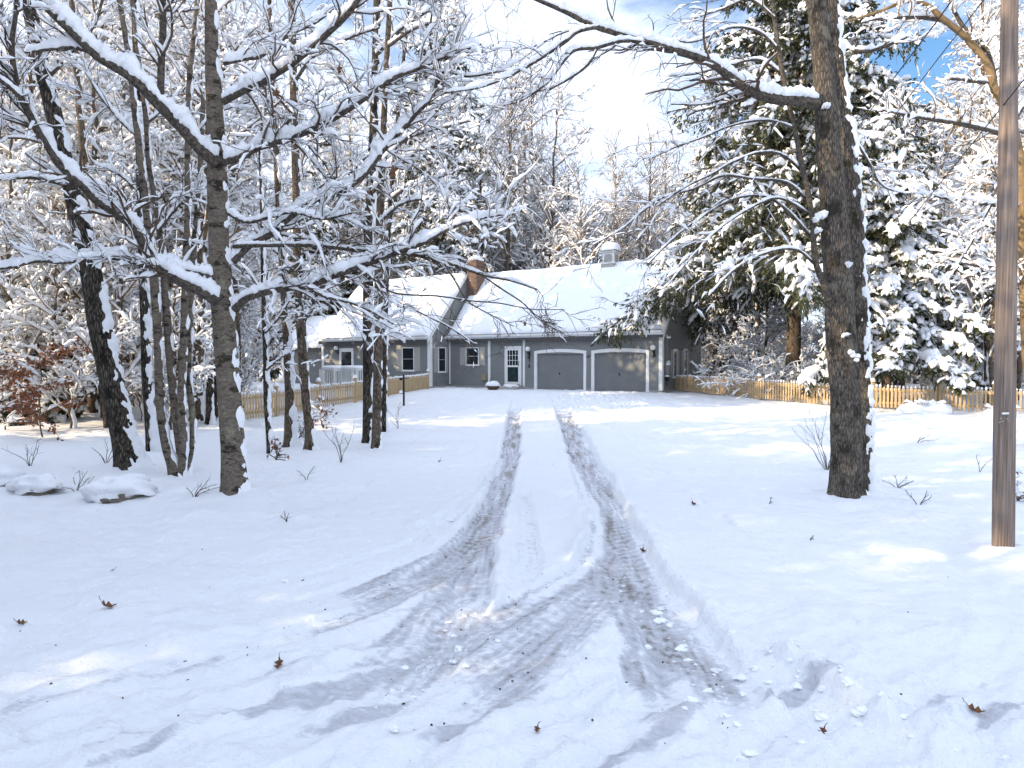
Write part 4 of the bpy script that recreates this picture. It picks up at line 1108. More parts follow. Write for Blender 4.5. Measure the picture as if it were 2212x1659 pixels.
MAPLE = [
    ([(470, 350, 16), (437, 327, 15), (390, 275, 14), (345, 228, 14), (280, 165, 13), (213, 124, 12), (153, 68, 11), (85, 0, 10), (10, -90, 9)], 10.0, 8.8, 26, 0),
    ([(347, 225, 9), (348, 150, 9), (352, 60, 9), (350, -60, 8), (356, -200, 6)], 9.7, 9.9, 0, 1),
    ([(213, 118, 6), (175, 106, 6), (142, 103, 5), (95, 108, 4), (53, 114, 3)], 9.4, 9.0, 20, 1),
    ([(472, 652, 14), (430, 628, 13), (348, 583, 12), (315, 535, 12), (284, 487, 12), (213, 437, 11), (175, 400, 11), (135, 363, 11), (105, 320, 10), (82, 284, 10), (60, 240, 10), (46, 213, 9), (30, 150, 8), (26, 90, 7), (34, 30, 6), (40, -80, 5)], 10.0, 8.2, 23, 1),
    ([(46, 213, 6), (10, 180, 6), (-50, 140, 5)], 8.5, 8.2, 12, 1),
    ([(484, 350, 9), (520, 340, 9), (555, 320, 8), (600, 308, 8), (640, 295, 7), (709, 262, 7), (760, 232, 6), (791, 212, 5), (847, 171, 5), (902, 149, 4), (968, 121, 3), (1040, 95, 2)], 10.0, 8.6, 22, 1),
    ([(482, 220, 9), (530, 195, 8), (569, 178, 8), (605, 155, 7), (640, 132, 7), (686, 92, 7), (737, 45, 7), (770, 5, 6), (810, -70, 5)], 10.0, 8.7, 22, 1),
    ([(482, 138, 5), (530, 128, 4), (565, 120, 4), (600, 95, 4), (627, 75, 3), (680, 50, 3), (720, 20, 2)], 10.1, 10.6, 16, 1),
    ([(508, 668, 11), (533, 645, 9), (587, 628, 9), (630, 622, 8), (665, 618, 8), (700, 605, 8), (729, 594, 7), (785, 573, 7), (820, 560, 6), (857, 546, 6), (913, 526, 5), (950, 505, 4), (990, 486, 3.5), (1040, 472, 2.5), (1100, 462, 1.5)], 10.0, 8.4, 20, 1),
    ([(505, 565, 9), (540, 530, 8), (587, 505, 8), (620, 475, 7), (659, 446, 7), (700, 432, 6), (750, 408, 6), (794, 372, 5), (825, 330, 5), (870, 280, 5), (905, 240, 4), (929, 215, 4), (951, 157, 3), (929, 91, 3), (937, -10, 2)], 10.0, 8.8, 20, 1),
    ([(940, 190, 4), (951, 157, 3), (1010, 165, 2.5), (1060, 158, 2), (1110, 148, 1.5)], 8.9, 8.7, 5, 1),
    ([(490, 460, 5), (533, 480, 4), (580, 470, 4), (633, 459, 3), (697, 473, 3), (760, 460, 2)], 9.9, 9.2, 12, 1),
    ([(505, 532, 6), (580, 530, 5), (675, 530, 5), (777, 541, 5), (883, 549, 4), (963, 567, 4), (1043, 594, 3), (1106, 607, 2.5), (1160, 625, 2)], 9.9, 8.4, 7, 2),
    ([(462, 600, 8), (390, 583, 6), (320, 575, 6), (270, 563, 6), (220, 557, 5), (135, 567, 5), (85, 564, 5), (0, 580, 4), (-60, 570, 3)], 10.0, 9.0, 22, 1),
    ([(820, 560, 4), (835, 600, 3), (843, 648, 2.5), (900, 672, 2), (937, 690, 2), (969, 706, 1.8), (1027, 744, 1.3)], 8.9, 8.4, 3, 2),
    ([(815, 600, 3), (850, 632, 2.5), (950, 640, 2), (1020, 650, 1.8), (1080, 655, 1.5), (1150, 668, 1.2), (1218, 668, 1)], 8.9, 8.3, 1.5, 2),
    ([(1040, 594, 2.2), (1085, 625, 2), (1130, 655, 1.6), (1165, 690, 1.2), (1205, 700, .9)], 8.5, 8.2, 0, 2),
    ([(960, 570, 2.5), (985, 610, 2), (1010, 650, 1.6), (1060, 680, 1.2), (1110, 705, .9)], 8.6, 8.3, 0, 2),
    ([(665, 618, 5), (700, 640, 4), (760, 655, 3), (800, 672, 2.5), (850, 700, 2)], 9.3, 9.0, 8, 1),
]
hero('maple_tree', 'large mottled maple with heavy snow covered limbs left of the driveway', 'tree',
     [(512, 1098, 31), (508, 1040, 29), (502, 950, 27), (495, 850, 26), (488, 740, 26), (480, 640, 26), (473, 520, 23), (470, 400, 22), (468, 320, 21), (462, 200, 18), (457, 90, 16), (455, -60, 14), (452, -300, 10)],
     10.1, 10.2, 'bark_maple', MAPLE, 34, cover=-.08, amp=.04, seed=1.3, tw=dict(m1=7.5, m2=4, m3=3, l1=(.4, 1.5), sn=(.045, .028, .012), prob=(.75, .55, .3)))
hero('leaning_tree', 'dark rough barked trunk leaning left with snow plastered down its right side', 'tree',
     [(287, 1024, 30), (276, 980, 29), (262, 920, 28), (240, 820, 27), (215, 700, 26), (195, 580, 25), (165, 440, 22), (140, 350, 20), (115, 240, 19), (90, 140, 18), (60, 0, 17), (30, -150, 15)],
     12.8, 12.8, 'bark_dark', [([(150, 398, 5), (121, 395, 5), (71, 384, 5), (0, 388, 4), (-60, 400, 4)], 12.6, 11.8, 12, 1),
      ([(100, 170, 6), (140, 130, 5), (200, 60, 4), (230, -30, 3)], 12.8, 13.5, 8, 1)], 30, cover=.12, amp=.05, seed=2.1,
     tw=dict(m1=4, m2=4, m3=2), rough=.07, width=.32)
hero('clump_tree', 'gray multi stemmed clump tree beside the dark leaning trunk', 'tree',
     [(384, 1036, 15), (372, 1000, 13), (359, 962, 12), (347, 873, 12), (341, 731, 11), (332, 599, 11), (309, 391, 9), (292, 249, 8), (281, 142, 8), (270, 71, 7), (256, -20, 7), (245, -150, 6)],
     12.2, 12.4, 'bark_maple', [([(341, 500, 4), (390, 440, 3), (430, 410, 3), (480, 390, 2)], 12.4, 12.9, 8, 1), ([(300, 300, 4), (250, 250, 3), (200, 180, 3), (170, 90, 2)], 12.4, 12.9, 8, 1), ([(405, 330, 4), (440, 270, 3), (480, 240, 2), (540, 220, 2)], 12.5, 13, 8, 1)],
     20, cover=-.12, amp=.03, seed=3.7, tw=dict(m1=8, m2=4, m3=2, sn=(.055, .04, .02), prob=(.75, .6, .4)), extra=[
     ([(394, 1034, 14), (391, 980, 12), (377, 873, 11), (366, 766, 10), (359, 660, 10), (352, 553, 9), (335, 430, 8), (322, 356, 7), (313, 231, 7), (295, 89, 6), (281, -40, 5)], 12.3, 12.7),
     ([(392, 1030, 12), (396, 960, 11), (392, 873, 11), (397, 731, 10), (402, 553, 9), (405, 462, 8), (405, 320, 7), (409, 178, 7), (423, 36, 6), (430, -80, 5)], 12.2, 12.5),
     ([(402, 1028, 11), (414, 980, 8), (416, 900, 8), (407, 802, 8), (412, 660, 8), (418, 553, 8), (430, 400, 7), (440, 200, 6)], 12.3, 12.9)])
hero('thin_tree', 'snow plastered trunk standing just behind the dark leaning trunk', 'tree',
     [(328, 985, 13), (322, 900, 12), (316, 800, 12), (312, 650, 12), (308, 553, 11), (300, 300, 9), (290, 0, 8), (285, -120, 7)], 15.2, 15.2, 'bark_dark',
     [([(305, 420, 4), (260, 380, 3), (200, 350, 2)], 15.2, 15.6, 8, 1), ([(300, 280, 4), (350, 240, 3), (400, 190, 2)], 15.2, 15.6, 8, 1)], 20, cover=.32, amp=.06, seed=5.9, tw=dict(m1=8, m2=4, m3=2, sn=(.055, .04, .02), prob=(.75, .6, .4)), width=.6)
hero('thin_tree', 'gray trunk leaning behind the dark leaning trunk, its base left of it', 'tree',
     [(236, 926, 12), (226, 860, 12), (215, 780, 12), (205, 680, 11), (200, 600, 11), (190, 450, 10), (170, 200, 9), (150, -80, 7)], 19.6, 19.8, 'bark_forest',
     [([(190, 440, 4), (240, 400, 3), (290, 380, 2)], 19.8, 20.2, 7, 1)], 18, cover=-.1, amp=.03, seed=6.2, tw=dict(m1=5, m2=4, m3=2))
for i, (tr, Y, lab, nm) in enumerate([
    ([(452, 918, 9), (453, 860, 9), (455, 800, 8), (457, 785, 6)], 20.3, 'short broken trunk with a snow cap behind the maple, left one of the pair', 'tree_stub'),
    ([(467, 912, 8), (468, 850, 8), (468, 780, 7), (470, 740, 5)], 20.6, 'short broken dark trunk behind the maple, right one of the pair', 'tree_stub')]):
    hero(nm, lab, 'tree stub', tr, Y, Y, 'bark_dark', (), 16, cover=.05, amp=.03, seed=7 + i)
hero('forest_tree', 'brown tree trunk with the wide limbs rising left of the paired trunks', 'tree',
     [(671, 975, 12), (668, 920, 11), (660, 850, 11), (650, 700, 12), (643, 560, 11), (640, 400, 10), (632, 100, 9), (630, -60, 8)], 15.5, 15.7, 'bark_forest',
     [([(643, 480, 5), (690, 420, 4), (740, 390, 3), (800, 330, 2)], 15.6, 15, 9, 1), ([(636, 250, 5), (590, 200, 4), (540, 170, 3), (480, 100, 2)], 15.6, 16, 9, 1), ([(634, 180, 5), (680, 120, 4), (760, 80, 3), (820, 60, 2)], 15.6, 16, 9, 1), ([(655, 700, 5), (680, 640, 4), (720, 590, 3), (750, 560, 2)], 15.6, 15.2, 9, 1)],
     20, cover=-.12, amp=.035, seed=8.4, tw=dict(m1=8, m2=4, m3=2, sn=(.055, .04, .02), prob=(.75, .6, .4)))
hero('forest_tree', 'snow speckled trunk with a snow lump on it before the left fence', 'tree',
     [(627, 965, 13), (625, 900, 12), (625, 850, 11), (620, 740, 10), (612, 600, 9), (600, 400, 8), (592, 200, 7), (580, -60, 6)], 16.0, 16.2, 'bark_forest',
     [([(615, 560, 4), (570, 520, 3), (540, 470, 2)], 16.1, 16.4, 9, 1), ([(596, 300, 4), (650, 230, 3), (700, 190, 2)], 16.1, 16.4, 9, 1)], 20, cover=.25, amp=.06, seed=9.1, tw=dict(m1=8, m2=4, m3=2, sn=(.055, .04, .02), prob=(.75, .6, .4)), width=.5)
hero('sapling', 'thin crooked dark sapling before the left fence', 'tree',
     [(586, 985, 8), (580, 930, 7), (575, 850, 7), (573, 760, 6), (571, 700, 6), (568, 600, 5), (565, 450, 4), (560, 300, 3)], 15.0, 15.2, 'bark_dark',
     [([(572, 720, 3), (600, 690, 2.5), (625, 650, 2)], 15, 15.2, 7, 1), ([(575, 800, 3), (610, 770, 2), (640, 755, 1.5)], 15, 15.1, 7, 1), ([(570, 640, 3), (545, 600, 2), (520, 570, 1.5)], 15, 15.2, 7, 1)], 14, cover=.3, amp=.05, seed=9.9, tw=dict(m1=7, m2=3, m3=2), width=.6)
hero('forest_tree', 'dark snow flecked trunk, left of the tight trio before the left wing', 'tree',
     [(795, 950, 13), (795, 800, 12.5), (795, 650, 12.5), (797, 500, 12.5), (803, 380, 12), (810, 200, 10), (815, 0, 9), (818, -100, 8)], 16.6, 16.7, 'bark_dark',
     [([(800, 420, 5), (850, 370, 4), (900, 330, 3), (960, 310, 2)], 16.6, 16, 9, 1), ([(808, 230, 5), (760, 180, 4), (720, 150, 3)], 16.6, 17, 9, 1), ([(812, 120, 5), (870, 60, 4), (930, 20, 3)], 16.6, 17, 9, 1)], 20, cover=.12, amp=.05, seed=10.7, tw=dict(m1=8, m2=4, m3=2, sn=(.055, .04, .02), prob=(.75, .6, .4)), width=.4)
hero('forest_tree', 'smooth brown trunk in the middle of the tight trio before the left wing', 'tree',
     [(812, 976, 12), (814, 900, 11), (816, 800, 11), (818, 650, 11), (820, 500, 10), (824, 400, 9), (832, 200, 7), (845, -50, 6)], 15.5, 15.7, 'bark_forest',
     [([(821, 480, 4), (870, 440, 3), (930, 430, 2.5), (1010, 440, 2)], 15.5, 14.8, 9, 1), ([(826, 350, 4), (880, 300, 3), (940, 280, 2.5), (1020, 260, 2)], 15.5, 15, 9, 1), ([(838, 100, 4), (900, 60, 3), (980, 40, 2)], 15.5, 15, 9, 1)], 20, cover=-.2, amp=.03, seed=11.3, tw=dict(m1=8, m2=4, m3=2, sn=(.055, .04, .02), prob=(.75, .6, .4)))
hero('forest_tree', 'slim dark trunk, right of the tight trio before the left wing', 'tree',
     [(829, 900, 8), (829, 800, 8), (831, 700, 8), (836, 560, 7), (845, 420, 6), (860, 250, 5), (880, 50, 4), (890, -60, 3)], 18.5, 18.6, 'bark_dark',
     [([(845, 430, 4), (890, 400, 3), (960, 380, 2)], 18.5, 18, 8, 1), ([(858, 280, 4), (920, 230, 3), (1000, 200, 2)], 18.5, 18, 8, 1)], 16, cover=-.05, amp=.03, seed=12.9, tw=dict(m1=8, m2=4, m3=2, sn=(.055, .04, .02), prob=(.75, .6, .4)))

OAKL = [
    ([(1765, 224, 15), (1720, 218, 13), (1680, 215, 13), (1645, 207, 12), (1610, 190, 11), (1575, 165, 10), (1540, 140, 9), (1500, 122, 9), (1460, 110, 8), (1400, 92, 7), (1340, 75, 6), (1280, 55, 6), (1220, 25, 5), (1150, -5, 4), (1050, -50, 3)], 10.0, 8.8, 19, 1),
    ([(1395, 92, 4), (1343, 89, 4), (1290, 103, 4), (1240, 110, 3.5), (1205, 150, 3), (1181, 180, 3), (1130, 215, 2), (1080, 230, 1.5)], 9.1, 8.7, 10, 1),
    ([(1295, 58, 4), (1250, 68, 4), (1222, 90, 4), (1190, 112, 3.5), (1156, 134, 3), (1094, 168, 2.5), (1032, 190, 2), (960, 200, 1.5)], 8.9, 8.5, 10, 1),
    ([(1290, 105, 3), (1270, 140, 3), (1230, 170, 2.5), (1180, 200, 2), (1150, 240, 1.5)], 9.0, 8.8, 6, 1),
    ([(1640, 206, 5), (1625, 225, 4), (1600, 232, 2)], 9.9, 9.6, 12, 0),
]
SIDE = [([(1790, 650, 9), (1777, 608, 8), (1761, 560, 8), (1753, 460, 7), (1733, 360, 7), (1717, 280, 6), (1697, 192, 6), (1681, 100, 6), (1669, 0, 5), (1660, -90, 4)], 9.9, 10.4, 0, 0),
    ([(1717, 278, 3), (1670, 262, 3), (1625, 262, 2.6), (1570, 275, 2.4), (1521, 296, 2), (1460, 318, 1.7), (1401, 345, 1.3)], 10.2, 9.6, 4, 1),
    ([(1738, 375, 4), (1690, 335, 3), (1640, 330, 3), (1580, 352, 2.6), (1540, 375, 2.3), (1480, 405, 2), (1420, 445, 1.5)], 10.2, 9.5, 4, 1),
    ([(1750, 440, 4), (1700, 395, 3.5), (1620, 386, 3), (1561, 380, 3), (1499, 408, 2.5), (1427, 429, 2), (1384, 461, 2), (1343, 495, 1.5), (1280, 530, 1)], 10.2, 9.4, 4, 1),
    ([(1758, 520, 4), (1700, 455, 3.5), (1650, 425, 3), (1580, 432, 2.8), (1500, 480, 2.3), (1450, 520, 2), (1400, 570, 1.4)], 10.2, 9.3, 4, 1),
    ([(1752, 465, 3), (1690, 430, 3), (1640, 440, 2.5), (1560, 490, 2), (1490, 560, 1.6), (1440, 620, 1.2)], 10.2, 9.0, 5, 1),
    ([(1690, 160, 3), (1640, 130, 3), (1580, 140, 2.4), (1500, 160, 2), (1440, 165, 1.4)], 10.3, 10.0, 6, 1),
    ([(1683, 110, 3), (1640, 70, 3), (1580, 60, 2.4), (1500, 90, 2), (1450, 85, 1.4)], 10.3, 10.0, 6, 1),
    ([(1675, 40, 3), (1620, 0, 3), (1560, 20, 2), (1500, 40, 1.5)], 10.3, 10.2, 6, 1),
    ([(1700, 205, 3), (1650, 190, 3), (1590, 205, 2.4), (1520, 225, 2), (1450, 225, 1.4)], 10.3, 9.7, 6, 1),
    ([(1764, 575, 3), (1720, 540, 3), (1660, 545, 2.5), (1590, 580, 2), (1530, 640, 1.5)], 10.1, 9.2, 5, 1),
]
root, opath, paths = hero('oak_tree', 'thick furrowed oak trunk with a long snow lined limb over the driveway', 'tree',
     [(1829, 1094, 37), (1829, 1040, 36), (1828, 980, 35), (1825, 850, 34), (1815, 700, 33), (1808, 560, 32), (1798, 420, 29), (1788, 300, 27), (1782, 200, 24), (1772, 80, 22), (1764, 0, 21), (1752, -150, 19)],
     10.1, 10.1, 'bark_oak', OAKL + SIDE, 44, cover=-.75, amp=.04, seed=13.1, tw=dict(m1=3.2, m2=3, m3=2, l1=(.5, 1.5), l2=(.25, .8), l3=(.15, .4), up=-.02, grav=.05, sn=(.03, .028, .014), prob=(.45, .32, .18), ang=(20, 50)), rough=.045)
# lumps of snow caught on the oak's bark
o0 = np.array(root.location)
lum = MB(); rg = np.random.default_rng(4)
for (px, py, r) in ((1787, 228, 8), (1772, 470, 14), (1832, 571, 10), (1824, 722, 8), (1845, 768, 13), (1766, 496, 9)):
    Y = 10.1 - .19
    for q in range(5):
        c = P(px + rg.normal() * r * .45, py + rg.normal() * r * .3, Y)
        V, Fq = blob(c, r * .45 * Y / F, .06, r * (.3 + .35 * rg.random()) * Y / F, rg.random() * 50, 14, 9, .7); lum.add(V, Fq)
s = lum.build('caught_snow', M['snow'], root, o0, smooth=True); s['kind'] = 'stuff'
root2, *_ = hero('oak_tree', 'slimmer snow plastered trunk standing against the thick oak', 'tree',
     [(1874, 1072, 17), (1870, 1000, 17), (1866, 900, 18), (1858, 700, 18), (1850, 500, 18), (1835, 330, 17), (1815, 180, 15), (1800, 0, 13), (1790, -150, 11)],
     10.7, 10.8, 'bark_oak', [([(1845, 110, 5), (1880, 110, 5), (1925, 95, 4), (1960, 80, 3)], 10.7, 10.4, 12, 1), ([(1830, 280, 4), (1870, 340, 3), (1905, 400, 2), (1960, 420, 1.5)], 10.7, 11, 6, 1)], 26, cover=.16, amp=.05, seed=14.7, scale=6, side=(.85, -.5, 0), tw=dict(m1=5, m2=3, m3=2), width=.6)
YT = [
    ([(2149, 192, 9), (2143, 150, 8), (2125, 100, 7), (2090, 70, 6), (2060, 20, 5), (2040, -50, 4)], 16, 16.3, 8, 1),
    ([(2195, 300, 7), (2145, 284, 6), (2085, 270, 6), (2025, 260, 5), (1973, 252, 4), (1935, 244, 3), (1897, 236, 2)], 16, 15.4, 9, 1),
    ([(2203, 450, 7), (2141, 442, 6), (2080, 436, 5), (2025, 424, 4), (1990, 415, 3), (1940, 400, 2)], 16, 15.4, 14, 1),
    ([(2150, 180, 5), (2120, 178, 5), (2080, 172, 4), (2040, 170, 3)], 16, 15.7, 8, 1),
    ([(2041, 44, 6), (1990, 38, 5), (1950, 38, 4), (1901, 40, 3), (1860, 50, 2)], 16, 15.8, 8, 1),
    ([(2209, 520, 5), (2160, 500, 4), (2110, 480, 3), (2050, 470, 2)], 16, 16.4, 9, 1),
    ([(2205, 620, 5), (2150, 580, 4), (2090, 570, 3), (2040, 560, 2)], 16, 16.4, 9, 1),
    ([(2140, 442, 5), (2100, 520, 4), (2070, 570, 3), (2040, 620, 2)], 15.6, 15.6, 5, 1),
    ([(2190, 262, 6), (2230, 200, 5), (2290, 120, 4), (2330, 0, 3)], 16, 16.4, 8, 1),
]
hero('yellow_tree', 'sunlit tan tree behind the utility pole with a crooked bare limb', 'tree',
     [(2238, 975, 15), (2226, 850, 14), (2216, 700, 14), (2209, 520, 13), (2203, 348, 12), (2180, 250, 11), (2149, 192, 10), (2133, 140, 10), (2089, 84, 9), (2041, 44, 8), (2000, 10, 6), (1957, 3, 5), (1901, 24, 4), (1813, 52, 2)],
     16, 15.8, 'twig_tan', YT, 20, cover=-.2, amp=.04, seed=15.3, tw=dict(m1=6, m2=4, m3=2, mname='twig_tan', sn=(.06, .045, .025), prob=(.7, .55, .4)))

# ------------------------------------------------------------------ conifers
def bough(L, rg):
    """one drooping evergreen bough along +x; returns foliage (V,Q), snow (V,Q), wood (V,Q)"""
    n = 9; x = np.linspace(0, 1, n)
    sp_ = np.stack([x * L, .06 * L * np.cumsum(rg.normal(size=n)) * .3, L * (.12 * x - .50 * x ** 2.1)], 1)
    Pa = sp_[None]; Ra = (.035 * L / 4 * (1 - .8 * x))[None]
    nb = int(11 * L)
    B, Rb = spawn(Pa, Ra, nb, rg, .10, 1.0, .20 * L, .34 * L, (40, 70), -.12, .08, 6, .4, .006, .07, .62, .4, absolute=True, flat=.75)
    C, Rc = spawn(B, Rb, nb * 3, rg, .1, 1.0, .12 * L * .8, .22 * L * .8, (35, 65), -.15, .1, 4, .6, .004, .09, .5, .5, absolute=True, flat=.55)
    wood = tubes(Pa, Ra, 5); w2 = tubes(B, Rb, 3)
    # leaf sprays
    LV = []
    for (A, per) in ((B, 11), (C, 10), (Pa, 40)):
        N, m, _ = A.shape; cnt = N * per
        pi = np.repeat(np.arange(N), per); t = rg.random(cnt) * (m - 1.001); i0 = t.astype(int); f = (t - i0)[:, None]
        a, b = A[pi, i0], A[pi, i0 + 1]; p = a + (b - a) * f
        tn = (b - a) / (np.linalg.norm(b - a, axis=1, keepdims=True) + 1e-9)
        d = tn + .7 * rg.standard_normal((cnt, 3)) * np.array([1, 1, .45]); d[:, 2] -= .6
        d /= np.linalg.norm(d, axis=1, keepdims=True)
        sd = np.cross(d, rg.standard_normal((cnt, 3)) * .5 + np.array([0, 0, 1])); sd /= np.linalg.norm(sd, axis=1, keepdims=True) + 1e-9
        ll = (.10 + .14 * rg.random(cnt))[:, None]; ww = ll * .17
        LV.append(np.stack([p, p + d * ll * .45 + sd * ww, p + d * ll, p + d * ll * .45 - sd * ww], 1))
    LV = np.concatenate(LV); nl = len(LV)
    leaf = (LV.reshape(-1, 3), np.arange(nl * 4).reshape(-1, 4))
    return leaf, (B, Rb, C, Rc, Pa, Ra), [wood, w2]

def conifer_mesh(name, H, prof, nb, seed, snow=.8, z0=1.5, Lvar=.2, snow_t=(.085, .06), trunk_r=.2, clump=.9, csn=.62):
    """prof: list of (z, radius). Returns list of (part name, mesh V,Q, material)"""
    rg = np.random.default_rng(seed)
    zs, rs = zip(*prof)
    protos = [(L, bough(L, rg)) for L in (1.2, 2.2, 3.4, 5.0, 7.0) for _ in range(2)]
    fol, sn, wd = MB(), MB(), MB()
    zz = z0 + (H - z0) * (np.arange(nb) + .5) / nb
    wts = np.interp(zz, zs, rs); cum = np.cumsum(wts ** .6); cum /= cum[-1]
    zz = np.interp((np.arange(nb) + .5) / nb, cum, zz)
    for i, z in enumerate(zz):
        R = np.interp(z, zs, rs) * (1 - Lvar + 2 * Lvar * rg.random()); R = max(R, .5)
        c = sorted(protos, key=lambda q: abs(q[0] - R))[:2]
        L0, (leaf, br, wood) = c[rg.integers(2)]
        s = R / L0; az = i * 2.39996 + rg.normal() * .25; ca, sa = math.cos(az), math.sin(az)
        tilt = np.interp((z - z0) / (H - z0), [0, .5, 1], [.02, .12, .7]) + rg.normal() * .05
        Rm = np.array([[ca, -sa, 0], [sa, ca, 0], [0, 0, 1]]) @ np.array([[math.cos(tilt), 0, -math.sin(tilt)], [0, 1, 0], [math.sin(tilt), 0, math.cos(tilt)]])
        tf = lambda V: (V * s) @ Rm.T + np.array([0, 0, z])
        fol.add(tf(leaf[0]), leaf[1])
        for (V, Q) in wood: wd.add(tf(V), Q)
        B, Rb, C, Rc, Pa, Ra = br
        for (A, Rr, th, pr) in ((B, Rb, snow_t[0], snow), (C, Rc, snow_t[1], snow * csn), (Pa, Ra, snow_t[0] * 1.5, min(1, snow * 1.35))):
            keep = rg.random(len(A)) < pr
            if not keep.any(): continue
            A2 = tf(A[keep].reshape(-1, 3)).reshape(-1, A.shape[1], 3)
            h = snow_h(len(A2), A.shape[1], rg, th, clump, .45)
            V, Q = snowtubes(A2, np.full(h.shape, .03) + Rr[keep] * 0, h, 7, rg, 2.0, .02, True); sn.add(V, Q)
    n = 14; tz = np.linspace(-.3, H, n); tp = np.stack([.06 * np.cumsum(rg.normal(size=n)) * .3, .06 * np.cumsum(rg.normal(size=n)) * .3, tz], 1)
    tr = MB(); V, Q = tubes(tp[None], (trunk_r * (1 - .92 * np.linspace(0, 1, n)))[None], 12); tr.add(V, Q)
    return tr, fol, wd, sn

def make_conifer(loc, label, group=None, name='hemlock_tree', rz=0.0, **kw):
    tr, fol, wd, sn = conifer_mesh(name, **kw)
    root = empty(name, loc, label, 'evergreen tree', group, rz)
    tr.build('trunk', M['bark_forest'], root, smooth=True)
    cr = fol.build('crown', M['needle'], root)
    wd.build('crown_branches', M['twig'], cr, smooth=True)
    s = sn.build('crown_snow', M['snow'], cr, smooth=True); s['kind'] = 'stuff'
    return root
def on(px, Y): return np.array([(px - CX) / F * Y, Y, gz((px - CX) / F * Y, Y)])
make_conifer(on(1712, 32), 'huge dark hemlock with drooping boughs reaching over the garage corner', H=23, prof=[(4.5, 5.5), (6.0, 8.1), (7.2, 7.2), (8.5, 5.9), (10, 5.6), (13, 5.0), (17, 3.8), (21, 1.8), (23, .5)], nb=135, seed=31, z0=5.7, snow=.50, snow_t=(.18, .09), clump=.78, csn=.22, trunk_r=.38)
make_conifer(on(1915, 27), 'bushy hemlock with thick white snow boughs right of the oak', H=10.5, prof=[(0, 3.3), (1.5, 3.5), (3, 3.0), (6, 2.0), (9, 1.0), (10.5, .4)], nb=60, seed=32, z0=1.9, snow=.97, snow_t=(.17, .11), trunk_r=.2)
con_a = make_conifer(on(945, 52), 'tall narrow evergreen rising behind the chimney', H=30, prof=[(3, 4.6), (10, 4.4), (20, 3.6), (27, 2.0), (30, .5)], nb=80, seed=33, z0=3, snow=.85, snow_t=(.14, .10), trunk_r=.3, name='spruce_tree')
con_b = make_conifer(on(60, 27), 'dark snowy evergreen in the left woods, tallest behind the brown beech sapling', H=14, prof=[(.5, 3.4), (4, 3.2), (9, 2.0), (14, .4)], nb=60, seed=34, z0=.8, snow=.85, snow_t=(.11, .08), trunk_r=.2, name='spruce_tree')
con_c = make_conifer(on(85, 21), 'small steeple shaped snowy spruce beside the brown beech sapling', H=3.6, prof=[(.2, 1.2), (1.5, .9), (3.6, .15)], nb=40, seed=35, z0=.3, snow=.97, snow_t=(.10, .07), trunk_r=.06, name='spruce_tree')
def inst(src, loc, label, group, rz, s):
    c = copy_tree(src); c.location = [float(v) for v in loc]; c.rotation_euler = (0, 0, rz); c.scale = (s, s, s)
    c['label'] = label
    if group: c['group'] = group
    return c

# ------------------------------------------------------------------ forest
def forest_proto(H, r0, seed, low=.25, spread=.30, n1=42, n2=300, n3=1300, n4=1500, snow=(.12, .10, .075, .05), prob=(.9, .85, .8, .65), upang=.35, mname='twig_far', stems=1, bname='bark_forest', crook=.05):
    rg = np.random.default_rng(seed)
    tr, br, sn, ts = MB(), MB(), MB(), MB()
    stems_p = []
    for q in range(stems):
        n = 26; z = np.linspace(-.3, H * (1 - .12 * q), n)
        lean = rg.normal(size=2) * (.03 if stems == 1 else .14)
        w = np.cumsum(rg.normal(size=(n, 2)), 0) * crook * .5
        pts = np.column_stack([z * lean[0] + w[:, 0] + .1 * q, z * lean[1] + w[:, 1], z, r0 * (1 - .12 * q) * (1 - .86 * np.linspace(0, 1, n) ** 1.1) + .008])
        path = smooth_path(pts, .35); stems_p.append(path)
        V, Q, *_ = trunk_tube(path, 12, seed + q, .06, q == 0); tr.add(V.reshape(-1, 3), Q)
        V, Q = plaster(smooth_path(pts, .12), 16, seed + q * 2.2, WIND, .05, .045, .06, q == 0, 2.6, .5); ts.add(V, Q)
    for path in stems_p:
        Pa, Ra = as_poly(path, 26); k = 1.0 / stems
        A = spawn(Pa, Ra, int(n1 * k), rg, low, .99, spread * H * .55, spread * H * 1.1, (38, 78), upang, .10, 8, .5, .015, .012, .55, .22, absolute=True)
        B = spawn(*A, int(n2 * k), rg, .15, 1, .28, .6, (30, 65), .12, .15, 6, .55, .010, .02, .4, .35, flat=.3)
        C = spawn(*B, int(n3 * k), rg, .12, 1, .3, .75, (30, 65), .08, .17, 5, .6, .007, .03, .4, .45)
        E = spawn(*C, int(n4 * k), rg, .2, 1, .3, .8, (30, 60), .05, .15, 4, .7, .005, .03, .3, .6)
        for (Q_, kk, s, p) in ((A, 6, snow[0], prob[0]), (B, 4, snow[1], prob[1]), (C, 3, snow[2], prob[2]), (E, 3, snow[3], prob[3])):
            V, Fq = tubes(*Q_, kk); br.add(V, Fq)
            h = snow_h(*Q_[0].shape[:2], rg, s, p, .45); keep = h.max(1) > 0
            V, Fq = snowtubes(Q_[0][keep], Q_[1][keep], h[keep], 5 if kk > 3 else 4, rg, 1.35, .006); sn.add(V, Fq)
    root = empty('forest_tree', (0, 0, 0), 'bare snow laden hardwood tree in the woods', 'tree')
    t = tr.build('trunk', M[bname], root, smooth=True)
    s = ts.build('trunk_snow', M['snow'], t, smooth=True); s['kind'] = 'stuff'
    c = br.build('crown', M[mname], root, smooth=True)
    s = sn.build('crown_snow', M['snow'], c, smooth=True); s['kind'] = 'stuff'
    return root
